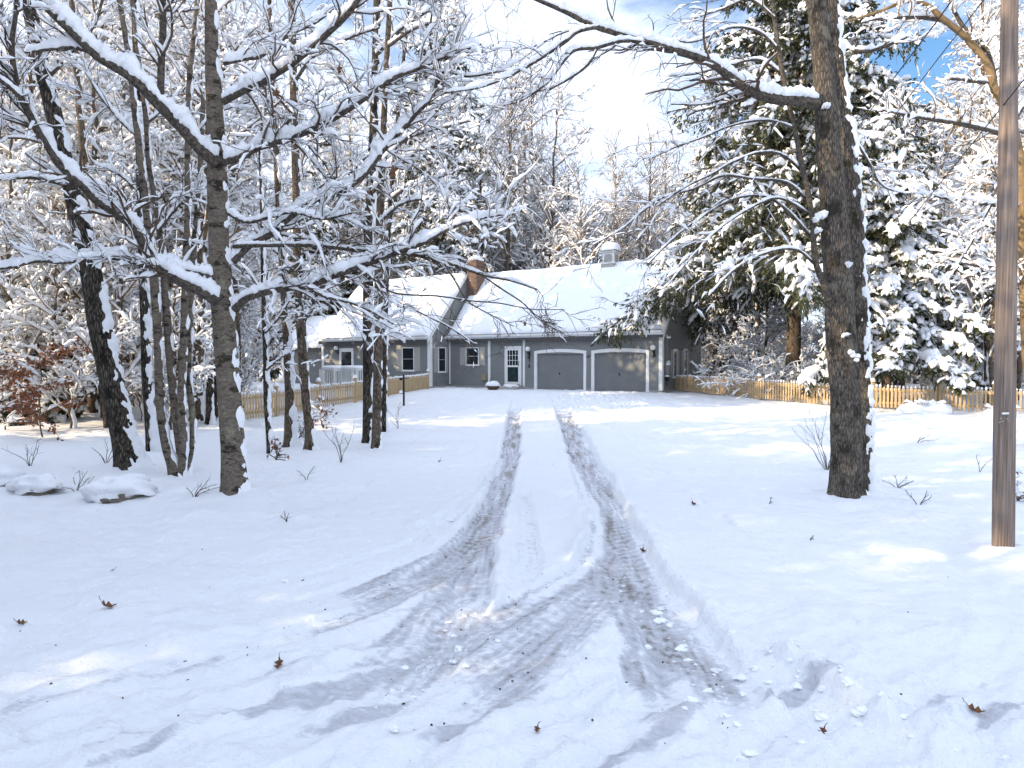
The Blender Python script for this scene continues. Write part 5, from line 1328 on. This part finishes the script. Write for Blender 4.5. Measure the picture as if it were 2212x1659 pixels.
protos = [
    forest_proto(15, .15, 101), forest_proto(17, .19, 102, low=.3), forest_proto(13, .12, 103, low=.2, stems=2),
    forest_proto(16, .16, 104, low=.22, spread=.34, mname='twig_tan', snow=(.09, .07, .05, .035), prob=(.8, .7, .6, .4)), forest_proto(12, .10, 105, low=.12, spread=.26, crook=.09), forest_proto(18, .17, 106, low=.35, spread=.24, mname='twig_tan', snow=(.07, .05, .035, .02), prob=(.7, .6, .5, .3), upang=.8),
    forest_proto(14, .13, 107, low=.15, spread=.3, mname='twig_tan', snow=(.08, .06, .045, .03), prob=(.75, .65, .5, .35), crook=.07)]
saps = [
    forest_proto(5.5, .04, 111, low=.08, spread=.36, n1=30, n2=200, n3=800, n4=900, snow=(.07, .06, .05, .04), crook=.09),
    forest_proto(7.5, .055, 112, low=.08, spread=.30, n1=34, n2=240, n3=900, n4=900, snow=(.08, .065, .05, .04), crook=.08),
    forest_proto(3.0, .03, 113, low=.03, spread=.5, n1=26, n2=180, n3=700, n4=700, snow=(.06, .055, .05, .04), stems=2)]
used = set()
def put(src_list, x, y, label, group, rg, s=None, name=None, sr=(.82, 1.22)):
    i = int(rg.integers(len(src_list))); src = src_list[i]
    sc = s if s else sr[0] + (sr[1] - sr[0]) * rg.random()
    key = src.name
    if key not in used:
        used.add(key); o = src
    else: o = copy_tree(src)
    o.location = (float(x), float(y), gz(x, y) - .03); o.rotation_euler = (0, 0, rg.random() * 6.283); o.scale = (sc, sc, sc)
    o['label'] = label; o['group'] = group
    if name: o.name = name
    return o
placed = []
def free(x, y, d):
    for (a, b) in placed:
        if (a - x) ** 2 + (b - y) ** 2 < d * d: return False
    # house footprint, yard and driveway kept clear
    dx, dy = x - HC[0], y - HC[1]
    lx, ly = ct * dx - st_ * dy, st_ * dx + ct * dy
    if XE - 2.5 < lx < 3.0 and -6 < ly < D + 3: return False
    return True
rgf = np.random.default_rng(77)
def scatter(n, pxr, Yr, d, srcs, label, group, power=1.0, cond=None, tries=4000, sr=(.82, 1.22)):
    k = 0
    for _ in range(tries):
        if k >= n: break
        Y = Yr[0] + (Yr[1] - Yr[0]) * rgf.random() ** power; px = pxr[0] + (pxr[1] - pxr[0]) * rgf.random(); x = (px - CX) / F * Y
        if cond and not cond(px, x, Y): continue
        if not free(x, Y, d): continue
        placed.append((x, Y)); put(srcs, x, Y, label, group, rgf, sr=sr); k += 1
LFT = ('bare snow laden hardwood in the woods to the left of the house', 'hardwoods in the left woods')
BCK = ('bare snow laden hardwood standing behind the house', 'hardwoods behind the house')
RGT = ('bare snow laden hardwood behind the right picket fence', 'hardwoods behind the right fence')
def left_ok(px, x, Y):
    # stay left of / behind the left fence line
    if x < -13.5 and abs(Y - (43.5 + .36 * (x + 12))) < 4.6: return False
    if x < -9 and abs(Y - (36.0 + .36 * (x - 5))) < 1.6 and rgf.random() < .0: return False
    if Y < 24: return px < 470 and x < -8.5
    if Y < 44: return px < 560
    return True
for (x_, y_) in ((-14, 31.5), (-17, 29.5), (-20, 30.5), (-24, 27.5), (-14.6, 28.4), (-19, 33.5)):
    placed.append((x_, y_)); put(protos[:2], x_, y_, *LFT, rgf, sr=(1.2, 1.4))
scatter(16, (0, 560), (18.5, 34), 2.0, protos[:5], *LFT, cond=left_ok)
scatter(36, (-60, 780), (34, 75), 2.4, protos, *LFT, cond=left_ok)
scatter(26, (640, 1180), (49, 72), 2.4, protos, *BCK, sr=(1.15, 1.6))
scatter(56, (700, 1600), (50, 95), 2.1, protos[2:], *BCK, sr=(1.0, 1.4))
scatter(10, (1080, 1520), (47, 60), 2.0, protos[4:], *BCK)
scatter(18, (1900, 2400), (32, 50), 2.2, protos[5:] + protos[3:4], *RGT)
scatter(20, (1500, 2400), (36, 72), 2.4, protos[3:], *RGT, cond=lambda px, x, Y: not (px < 1850 and Y < 36))
scatter(6, (2080, 2420), (25.5, 32), 2.2, protos[3:], *RGT)
SL = ('low snow covered sapling in the left woods', 'saplings in the left woods')
SB = ('low snow covered sapling behind the house', 'saplings behind the house')
SR = ('low snow covered sapling behind the right picket fence', 'saplings behind the right fence')
scatter(30, (-100, 540), (19, 42), 1.3, saps, *SL, cond=left_ok)
scatter(46, (560, 1560), (50, 74), 1.3, saps[:2], *SB)
scatter(34, (1480, 2300), (33, 58), 1.3, saps, *SR)
# trees beyond the left edge that shade the yard (sun comes from there)
OFF = ('bare snow laden hardwood beyond the left edge that shades the driveway', 'hardwoods beyond the left edge')
def off_ok(px, x, Y): return True
k = 0
for _ in range(3000):
    if k >= 40: break
    y = -17 + 29 * rgf.random(); x = -(9 + 22 * rgf.random())
    if x > -.80 * max(y, 0) - 4.5: continue
    if abs(y - (4.3 + .36 * (x - 3.5))) < 0.5: continue
    if not free(x, y, 2.2): continue
    placed.append((x, y)); put(protos[:5], x, y, *OFF, rgf); k += 1
CO = 'dark snowy evergreen beyond the left edge that shades the driveway'
for (x, y, s) in ((-15, 4.6, .9), (-18, 8.5, 1.1), (-20, 12, 1.0), (-25, 3, 1.1), (-13, -7, .9), (-22, -12, 1.2), (-27, 8.5, 1.2)):
    inst(con_b, (x, y, gz(x, y)), CO, 'evergreens beyond the left edge', x * 1.3, s)
# more evergreens among the woods
for (px, Y, s, lab) in ((-30, 33, 1.1, 'dark snowy evergreen in the left woods, at the far left behind the dark leaning trunk'),
                        (190, 38, 1.25, 'dark snowy evergreen deep in the left woods, right of the leaning trunk base'),
                        (690, 56, 1.5, 'dark snowy evergreen above the left wing roof, behind the brown trunks'),
                        (1590, 52, 1.0, 'dark snowy evergreen behind the garage, below the huge hemlock')):
    inst(con_b, on(px, Y), lab, None, px * .7, s)
inst(con_a, on(2240, 45), 'tall snowy evergreen at the right edge behind the utility pole', None, 2.0, .8)
inst(con_b, on(1300, 60), 'small snowy evergreen just above the garage ridge behind the house', None, 1.0, .75)

# snow covered garden shrub at the right fence
def shrub(loc, H, W, seed, label, n=22, snow=(.06, .06, .05, .035), name='snowy_shrub', mname='twig'):
    rg = np.random.default_rng(seed); br, sn = MB(), MB()
    az = rg.random(n) * 6.283; d = np.stack([np.cos(az), np.sin(az), 1.0 + .8 * rg.random(n)], 1); d /= np.linalg.norm(d, axis=1, keepdims=True)
    m = 8; A = np.zeros((n, m, 3)); A[:, 0] = rg.normal(size=(n, 3)) * np.array([.15, .15, 0]) * W
    L = H * (.7 + .6 * rg.random(n))
    for q in range(1, m):
        d = d + .12 * rg.standard_normal((n, 3)) + np.stack([np.cos(az), np.sin(az), np.full(n, -.9)], 1) * .10 * W / H
        d /= np.linalg.norm(d, axis=1, keepdims=True); A[:, q] = A[:, q - 1] + d * (L / (m - 1))[:, None]
    RA = np.linspace(.018, .006, m)[None].repeat(n, 0)
    B = spawn(A, RA, n * 7, rg, .2, 1, .25, .5, (30, 65), .0, .15, 5, .6, .005, .04); C = spawn(*B, n * 22, rg, .15, 1, .3, .7, (30, 65), 0, .15, 4, .7, .004, .04)
    for (Q, k, s, p) in (((A, RA), 5, snow[0], .8), (B, 4, snow[1], .85), (C, 3, snow[2], .8)):
        V, Fq = tubes(*Q, k); br.add(V, Fq); h = snow_h(*Q[0].shape[:2], rg, s, p, .45); keep = h.max(1) > 0
        V, Fq = snowtubes(Q[0][keep], Q[1][keep], h[keep], 5, rg, 1.4, .008); sn.add(V, Fq)
    root = empty(name, loc, label, 'shrub')
    c = br.build('foliage_branches', M[mname], root, smooth=True); c.name = 'crown'
    s = sn.build('crown_snow', M['snow'], c, smooth=True); s['kind'] = 'stuff'
    return root
shrub(on(1655, 31.5), 2.9, 3.4, 51, 'wide arching shrub coated in snow behind the right fence, left of the oak', n=40)
shrub(on(1730, 30.5), 2.0, 2.4, 52, 'low dark stemmed snowy shrub behind the right fence, against the oak trunk', n=24)
shrub(on(1600, 33.5), 1.5, 1.8, 53, 'small snowy shrub behind the right fence near the garage side', n=20)

# low mound of snow covered plants before the right fence, rocks at the left
def mound(loc, rx, ry, rz, seed, label, name, cat, stone=False, twigs_=False):
    root = empty(name, loc, label, cat)
    if stone:
        V, Fq = blob((0.05, -.06, -.02), rx * .74, ry * .82, rz * .62, seed + 3, 22, 12, .5); mesh_obj('stone', V, Fq, M['stone'], root)
    V, Fq = blob((0, 0, rz * .35 if stone else 0), rx, ry, rz, seed, 36, 22, .35)
    if stone: V[:, 2] = np.maximum(V[:, 2], rz * .22 * np.clip((V[:, 0] - rx * .1) / rx * 1.8, -1.4, 1) + .03 * np.sin(V[:, 0] * 19))
    s = mesh_obj('snow_cover', V, Fq, M['snow'], root); s['kind'] = 'stuff'
    if twigs_:
        rg = np.random.default_rng(int(seed * 7)); n = 26; az = rg.random(n) * 6.283
        A = np.zeros((n, 5, 3)); d = np.stack([np.cos(az), np.sin(az), .9 * np.ones(n)], 1); A[:, 0] = np.stack([np.cos(az) * rx * .4, np.sin(az) * ry * .4, np.full(n, rz * .5)], 1)
        for q in range(1, 5): A[:, q] = A[:, q - 1] + d * .09; d[:, 2] -= .28
        RR = np.full((n, 5), .008); V, Fq = tubes(A, RR, 4); mesh_obj('crown', V, Fq, M['twig'], root)
        h = snow_h(n, 5, rg, .07, .9); V, Fq = snowtubes(A, RR, h, 6, rg, 1.5, .02); q = mesh_obj('crown_snow', V, Fq, M['snow'], root); q['kind'] = 'stuff'
def gp(px, py): q = G(px, py); q[2] = ground_h(q[0], q[1]); return q
mound(gp(2000, 893), .95, .6, .42, 3.0, 'low snow mounded shrub in front of the right fence', 'snow_mound', 'snow mound', twigs_=True)
mound(gp(2165, 900), .5, .4, .3, 4.0, 'small snow mound against the right fence behind the pole', 'snow_mound', 'snow mound', twigs_=True)
mound(gp(72, 1064), .42, .32, .20, 5.0, 'snow capped dark boulder, the flatter one at the far left', 'boulder', 'boulder', stone=True)
mound(gp(255, 1080), .52, .40, .25, 6.0, 'large rounded boulder buried in snow below the leaning trunk', 'boulder', 'boulder', stone=True)
mound(gp(-12, 1050), .4, .35, .24, 7.0, 'snow covered boulder half out of view at the left edge', 'boulder', 'boulder', stone=True)

# beech saplings that keep their brown leaves
def beech(loc, H, W, nl, seed, label, leaf=.09, snow=True, low=.05):
    rg = np.random.default_rng(seed); root = empty('beech_sapling', loc, label, 'sapling')
    z = np.linspace(0, H, 9); tr = np.column_stack([np.cumsum(rg.normal(size=9)) * .03, np.cumsum(rg.normal(size=9)) * .03, z])
    Pa = tr[None]; Ra = np.linspace(.02, .006, 9)[None]
    A = spawn(Pa, Ra, 22, rg, low, .95, W * .5, W, (60, 85), .05, .08, 7, .6, .005, .05, .45, .4, absolute=True)
    B = spawn(*A, 90, rg, .2, 1, .2, .4, (30, 60), 0, .1, 4, .7, .003, .05, flat=.5)
    mb = MB()
    for Q, k in (((Pa, Ra), 6), (A, 4), (B, 3)): mb.add(*tubes(*Q, k))
    mb.build('stem', M['twig'], root, smooth=True)
    S = np.concatenate([A[0][:, 2:].reshape(-1, 3), B[0].reshape(-1, 3)])
    p = S[rg.integers(len(S), size=nl)] + rg.normal(size=(nl, 3)) * .03
    d = rg.standard_normal((nl, 3)); d[:, 2] -= .9; d /= np.linalg.norm(d, axis=1, keepdims=True)
    s = np.cross(d, rg.standard_normal((nl, 3))); s /= np.linalg.norm(s, axis=1, keepdims=True); nn = np.cross(d, s)
    l = (leaf * (.7 + .6 * rg.random(nl)))[:, None]; w_ = l * .28
    V = np.stack([p, p + d * l * .4 + s * w_ + nn * l * .08, p + d * l, p + d * l * .4 - s * w_ + nn * l * .08], 1).reshape(-1, 3)
    mesh_obj('leaves', V, np.arange(nl * 4).reshape(-1, 4), M['brown_leaf'], root)
    if snow:
        h = snow_h(*A[0].shape[:2], rg, .055, .5); V, Fq = snowtubes(*A, h, 6, rg, 1.5, .01); q = mesh_obj('snow', V, Fq, M['snow'], root); q['kind'] = 'stuff'
beech(gp(85, 945), 2.2, 2.5, 1700, 61, 'beech sapling full of red brown leaves under the steeple shaped spruce', .10)
beech(gp(10, 935), 1.5, 1.8, 520, 64, 'lower beech sapling with red brown leaves at the far left', .10)
beech(gp(700, 925), .9, .8, 80, 62, 'small beech sapling with orange brown leaves before the left fence', .11)
beech(gp(640, 950), .6, .5, 40, 63, 'tiny beech sprig with brown leaves between the trunks before the fence', .10)
beech(gp(597, 998), .5, .3, 26, 65, 'tiny orange leaved sprig at the foot of the thin crooked sapling', .10, snow=False)
beech(gp(2206, 1085), .5, .35, 22, 66, 'small brown leaved sprig at the right edge beside the pole', .10)

# bare twigs sticking out of the snow
def ground_twig(loc, H, seed, label, n=5, spread=.6, snow=.0):
    rg = np.random.default_rng(seed); root = empty('bare_twig', loc, label, 'twig')
    m = 6; A = np.zeros((n, m, 3)); d = rg.standard_normal((n, 3)) * spread; d[:, 2] = 1; d /= np.linalg.norm(d, axis=1, keepdims=True)
    for q in range(1, m): A[:, q] = A[:, q - 1] + d * H / (m - 1) * (.7 + .5 * rg.random(n))[:, None]; d += .14 * rg.standard_normal((n, 3)); d /= np.linalg.norm(d, axis=1, keepdims=True)
    A[:, 0, 2] -= .05
    RA = np.linspace(.007, .003, m)[None].repeat(n, 0); B = spawn(A, RA, n * 4, rg, .3, 1, .25, .5, (30, 55), .1, .12, 4, .7, .002)
    mb = MB(); mb.add(*tubes(A, RA, 5)); mb.add(*tubes(*B, 3)); mb.build('crown', M['twig'], root, smooth=True)
    if snow:
        sn = MB()
        for Q in ((A, RA), B): sn.add(*snowtubes(*Q, snow_h(*Q[0].shape[:2], rg, snow, .5), 5, rg, 1.4, .004))
        s = sn.build('snow', M['snow'], root, smooth=True); s['kind'] = 'stuff'
for i, (px, py, H, lab, n, sp2) in enumerate([
    (1790, 1010, 1.25, 'tall spray of bare twigs growing left of the oak trunk', 9, .5),
    (1885, 900, .9, 'thin bare twigs right of the oak before the fence', 4, .7),
    (1985, 950, .5, 'low bare branch lying on the snow beyond the oak', 4, 1.6),
    (1945, 1055, .3, 'snow dusted twig clump at the right foot of the oak', 5, 1.0),
    (1990, 1110, .3, 'forked dark twig on the snow right of the oak', 3, 1.3),
    (415, 1095, .42, 'bare dark twigs in the snow below the clump tree', 5, 1.0),
    (160, 1060, .45, 'bare twig clump between the two boulders', 6, .9),
    (616, 1130, .14, 'tiny forked twig alone in the snow below the maple', 3, .5),
    (735, 1000, .9, 'tall thin bare stems before the tight trio of trunks', 5, .4),
    (860, 925, .8, 'thin bare stems near the black post', 4, .5),
    (60, 1010, .6, 'thin dead weeds in the snow at the far left', 5, .5),
    (225, 1000, .5, 'dead weed stems left of the leaning trunk base', 5, .7),
    (660, 1040, .35, 'single slanting twig in the snow right of the maple', 2, .7),
    (1665, 1095, .12, 'tiny curved twig on the open snow left of the oak', 2, 1.5),
    (2120, 1010, .4, 'short bare twig left of the utility pole', 2, .5),
    (1755, 1170, .08, 'tiny twig on the open snow below the oak', 2, 1.2)]):
    ground_twig(gp(px, py), H, 200 + i, lab, n, sp2, .02 if i in (3, 6, 0) else 0)

# dead oak leaves on the snow
def leaf_thing(px, py, size, seed, label):
    rg = np.random.default_rng(seed); c = gp(px, py)
    n = 13; t = np.linspace(0, 1, n); half = size * .28 * np.sin(np.pi * np.clip(t, .02, .98)) * (1 + .55 * np.cos(t * 6 * np.pi))
    V = []
    for i in range(n):
        y = (t[i] - .5) * size; zc = .30 * size * (2 * t[i] - 1) ** 2
        V += [(-half[i], y, zc + .5 * half[i]), (0, y, zc), (half[i], y, zc + .5 * half[i])]
    Q = [(3 * i + k, 3 * i + k + 1, 3 * i + k + 4, 3 * i + k + 3) for i in range(n - 1) for k in (0, 1)]
    o = mesh_obj('dead_leaf', V, Q, M['dead_leaf']); o.location = (c[0], c[1], c[2] + .005 + size * .05); o.rotation_euler = (rg.random() * .5 + .2, rg.normal() * .3, rg.random() * 6.28)
    st = tubes(np.array([[(0, size * .5, .3 * size), (0, size * .62, .36 * size), (.01, size * .75, .5 * size)]]), np.full((1, 3), .0025), 4)
    mesh_obj('stalk', st[0], st[1], M['twig'], o)
    tag(o, label, 'leaf', 'dead leaves on the snow')
for i, (px, py, s, lab) in enumerate([
    (218, 1332, .15, 'largest dead brown oak leaf, on the open snow at the left'),
    (30, 1352, .09, 'narrow curled dead leaf near the left edge, left of the largest leaf'),
    (596, 1446, .10, 'dead brown leaf on the left side of the churned road snow'),
    (235, 1236, .05, 'tiny dead leaf scrap above the largest leaf'),
    (1500, 1094, .13, 'dead leaf on the open snow right of the driveway'),
    (1390, 1180, .12, 'reddish dead leaf lying in the right tyre track'),
    (2122, 1546, .11, 'orange dead leaf on the sunlit snow at the right'),
    (950, 1000, .12, 'dead leaf on the snow left of the driveway tracks'),
    (1790, 1600, .07, 'dark frozen leaf clump between the ruts at the right'),
    (1160, 1600, .06, 'dark leaf scrap pressed in the road snow at the bottom')]):
    leaf_thing(px, py, s, 300 + i, lab)
# a few leaves still hanging in the maple and oak crowns
def hanging_leaf(px, py, Y, size, seed, lab):
    rg = np.random.default_rng(seed); c = P(px, py, Y); V = []; Q = []
    n = 9; t = np.linspace(0, 1, n); half = size * .3 * np.sin(np.pi * np.clip(t, .05, .97)) * (1 + .5 * np.cos(t * 5 * np.pi))
    for i in range(n): V += [(-half[i], .25 * half[i], -t[i] * size), (0, .1 * size * t[i], -t[i] * size), (half[i], .3 * half[i], -t[i] * size)]
    Q = [(3 * i + k, 3 * i + k + 1, 3 * i + k + 4, 3 * i + k + 3) for i in range(n - 1) for k in (0, 1)]
    o = mesh_obj('hanging_leaf', V, Q, M['dead_leaf']); o.location = [float(v) for v in c]; o.rotation_euler = (0, 0, rg.normal() * .6)
    tag(o, lab, 'leaf', 'dead leaves hanging in the branches')
for i, (px, py, Y, s, lab) in enumerate([(848, 356, 8.9, .17, 'largest brown leaf hanging from the maple branches'), (732, 138, 9.0, .14, 'brown leaf cluster hanging high in the maple'), (597, 190, 9.4, .13, 'curled brown leaf hanging beside the maple trunk'),
    (1035, 450, 8.6, .12, 'brown leaf hanging above the chimney'), (1134, 703 - 10, 8.4, .07, 'small red brown leaf hanging before the garage roof'), (976, 190, 8.8, .09, 'small brown leaf hanging in the upper branches')]):
    hanging_leaf(px, py, Y, s, 400 + i, lab)

# ------------------------------------------------------------------ light, sky, camera
SUN_EL = R_(25); tr_dir = np.array([.94, .34])      # plan direction in which the light travels
tr_dir = tr_dir / np.linalg.norm(tr_dir)
sun = bpy.data.objects.new('sun', bpy.data.lights.new('sun', 'SUN')); link(sun)
sun.data.energy = 4.6; sun.data.angle = R_(.53); sun.data.color = (1.0, .79, .52)
from mathutils import Vector
dvec = Vector((tr_dir[0] * math.cos(SUN_EL), tr_dir[1] * math.cos(SUN_EL), -math.sin(SUN_EL)))
sun.rotation_euler = dvec.to_track_quat('-Z', 'Y').to_euler()
world = bpy.data.worlds.new('World'); scene.world = world; world.use_nodes = True
nt = world.node_tree; N = nt.nodes; L = nt.links; bg = N['Background']
sky = N.new('ShaderNodeTexSky'); sky.sky_type = 'NISHITA'; sky.sun_disc = False; sky.sun_elevation = SUN_EL
sky.sun_rotation = math.atan2(-tr_dir[0], -tr_dir[1]); sky.altitude = 0; sky.air_density = 1.0; sky.dust_density = .6
tc = N.new('ShaderNodeTexCoord')
mp = N.new('ShaderNodeMapping'); mp.inputs['Scale'].default_value = (1.6, 1.6, 4.2); mp.inputs['Location'].default_value = (.35, .1, .2); L.new(tc.outputs['Generated'], mp.inputs[0])
nz = N.new('ShaderNodeTexNoise'); nz.inputs['Scale'].default_value = 1.5; nz.inputs['Detail'].default_value = 8; nz.inputs['Roughness'].default_value = .6
L.new(mp.outputs[0], nz.inputs[0])
def vdot(vec):
    d = N.new('ShaderNodeVectorMath'); d.operation = 'DOT_PRODUCT'; v = Vector(vec).normalized(); d.inputs[1].default_value = v
    nrm = N.new('ShaderNodeVectorMath'); nrm.operation = 'NORMALIZE'; L.new(tc.outputs['Generated'], nrm.inputs[0]); L.new(nrm.outputs[0], d.inputs[0])
    return d.outputs['Value']
def mathn(op, a, b, c=None):
    m_ = N.new('ShaderNodeMath'); m_.operation = op
    for i_, v in enumerate((a, b, c)):
        if v is None: continue
        if isinstance(v, (int, float)): m_.inputs[i_].default_value = v
        else: L.new(v, m_.inputs[i_])
    return m_.outputs[0]
# a clear patch of blue high to the right of the garage, white cloud elsewhere
clear = N.new('ShaderNodeMapRange'); clear.inputs[1].default_value = .955; clear.inputs[2].default_value = .995; clear.inputs[3].default_value = 0; clear.inputs[4].default_value = .21
L.new(vdot((.50, 1, .60)), clear.inputs[0])
dens = mathn('SUBTRACT', nz.outputs[0], clear.outputs[0])
rp = N.new('ShaderNodeValToRGB'); rp.color_ramp.elements[0].position = .33; rp.color_ramp.elements[1].position = .50
L.new(dens, rp.inputs[0])
# cloud is brighter towards the sun
sd = mathn('MAXIMUM', vdot((-dvec[0], -dvec[1], -dvec[2])), 0.0)
gain = mathn('MULTIPLY_ADD', mathn('POWER', sd, 2.0), 8.0, 6.3)
cc = N.new('ShaderNodeVectorMath'); cc.operation = 'SCALE'; cc.inputs[0].default_value = (.93, 1.05, 1.30); L.new(gain, cc.inputs['Scale'])
sat = N.new('ShaderNodeHueSaturation'); sat.inputs['Saturation'].default_value = 1.25; sat.inputs['Value'].default_value = 1.25; L.new(sky.outputs[0], sat.inputs['Color'])
mx = N.new('ShaderNodeMixRGB'); L.new(cc.outputs[0], mx.inputs[2])
L.new(rp.outputs[0], mx.inputs[0]); L.new(sat.outputs[0], mx.inputs[1]); L.new(mx.outputs[0], bg.inputs[0])
bg.inputs[1].default_value = .12

cam = bpy.data.objects.new('camera', bpy.data.cameras.new('camera')); link(cam)
cam.location = (0, 0, CAMZ); cam.rotation_euler = (math.pi / 2 - PITCH, 0, 0)
cam.data.sensor_width = 36; cam.data.lens = 36 * F / 2212; cam.data.clip_end = 2000; cam.data.clip_start = .05
scene.camera = cam
scene.view_settings.view_transform = 'Standard'; scene.view_settings.look = 'None'
scene.view_settings.exposure = 0.62; scene.view_settings.gamma = 1
scene.render.engine = 'CYCLES'
scene.cycles.max_bounces = 3; scene.cycles.diffuse_bounces = 2; scene.cycles.adaptive_threshold = 0.02; scene.cycles.glossy_bounces = 2; scene.cycles.transparent_max_bounces = 4
scene.cycles.use_denoising = True
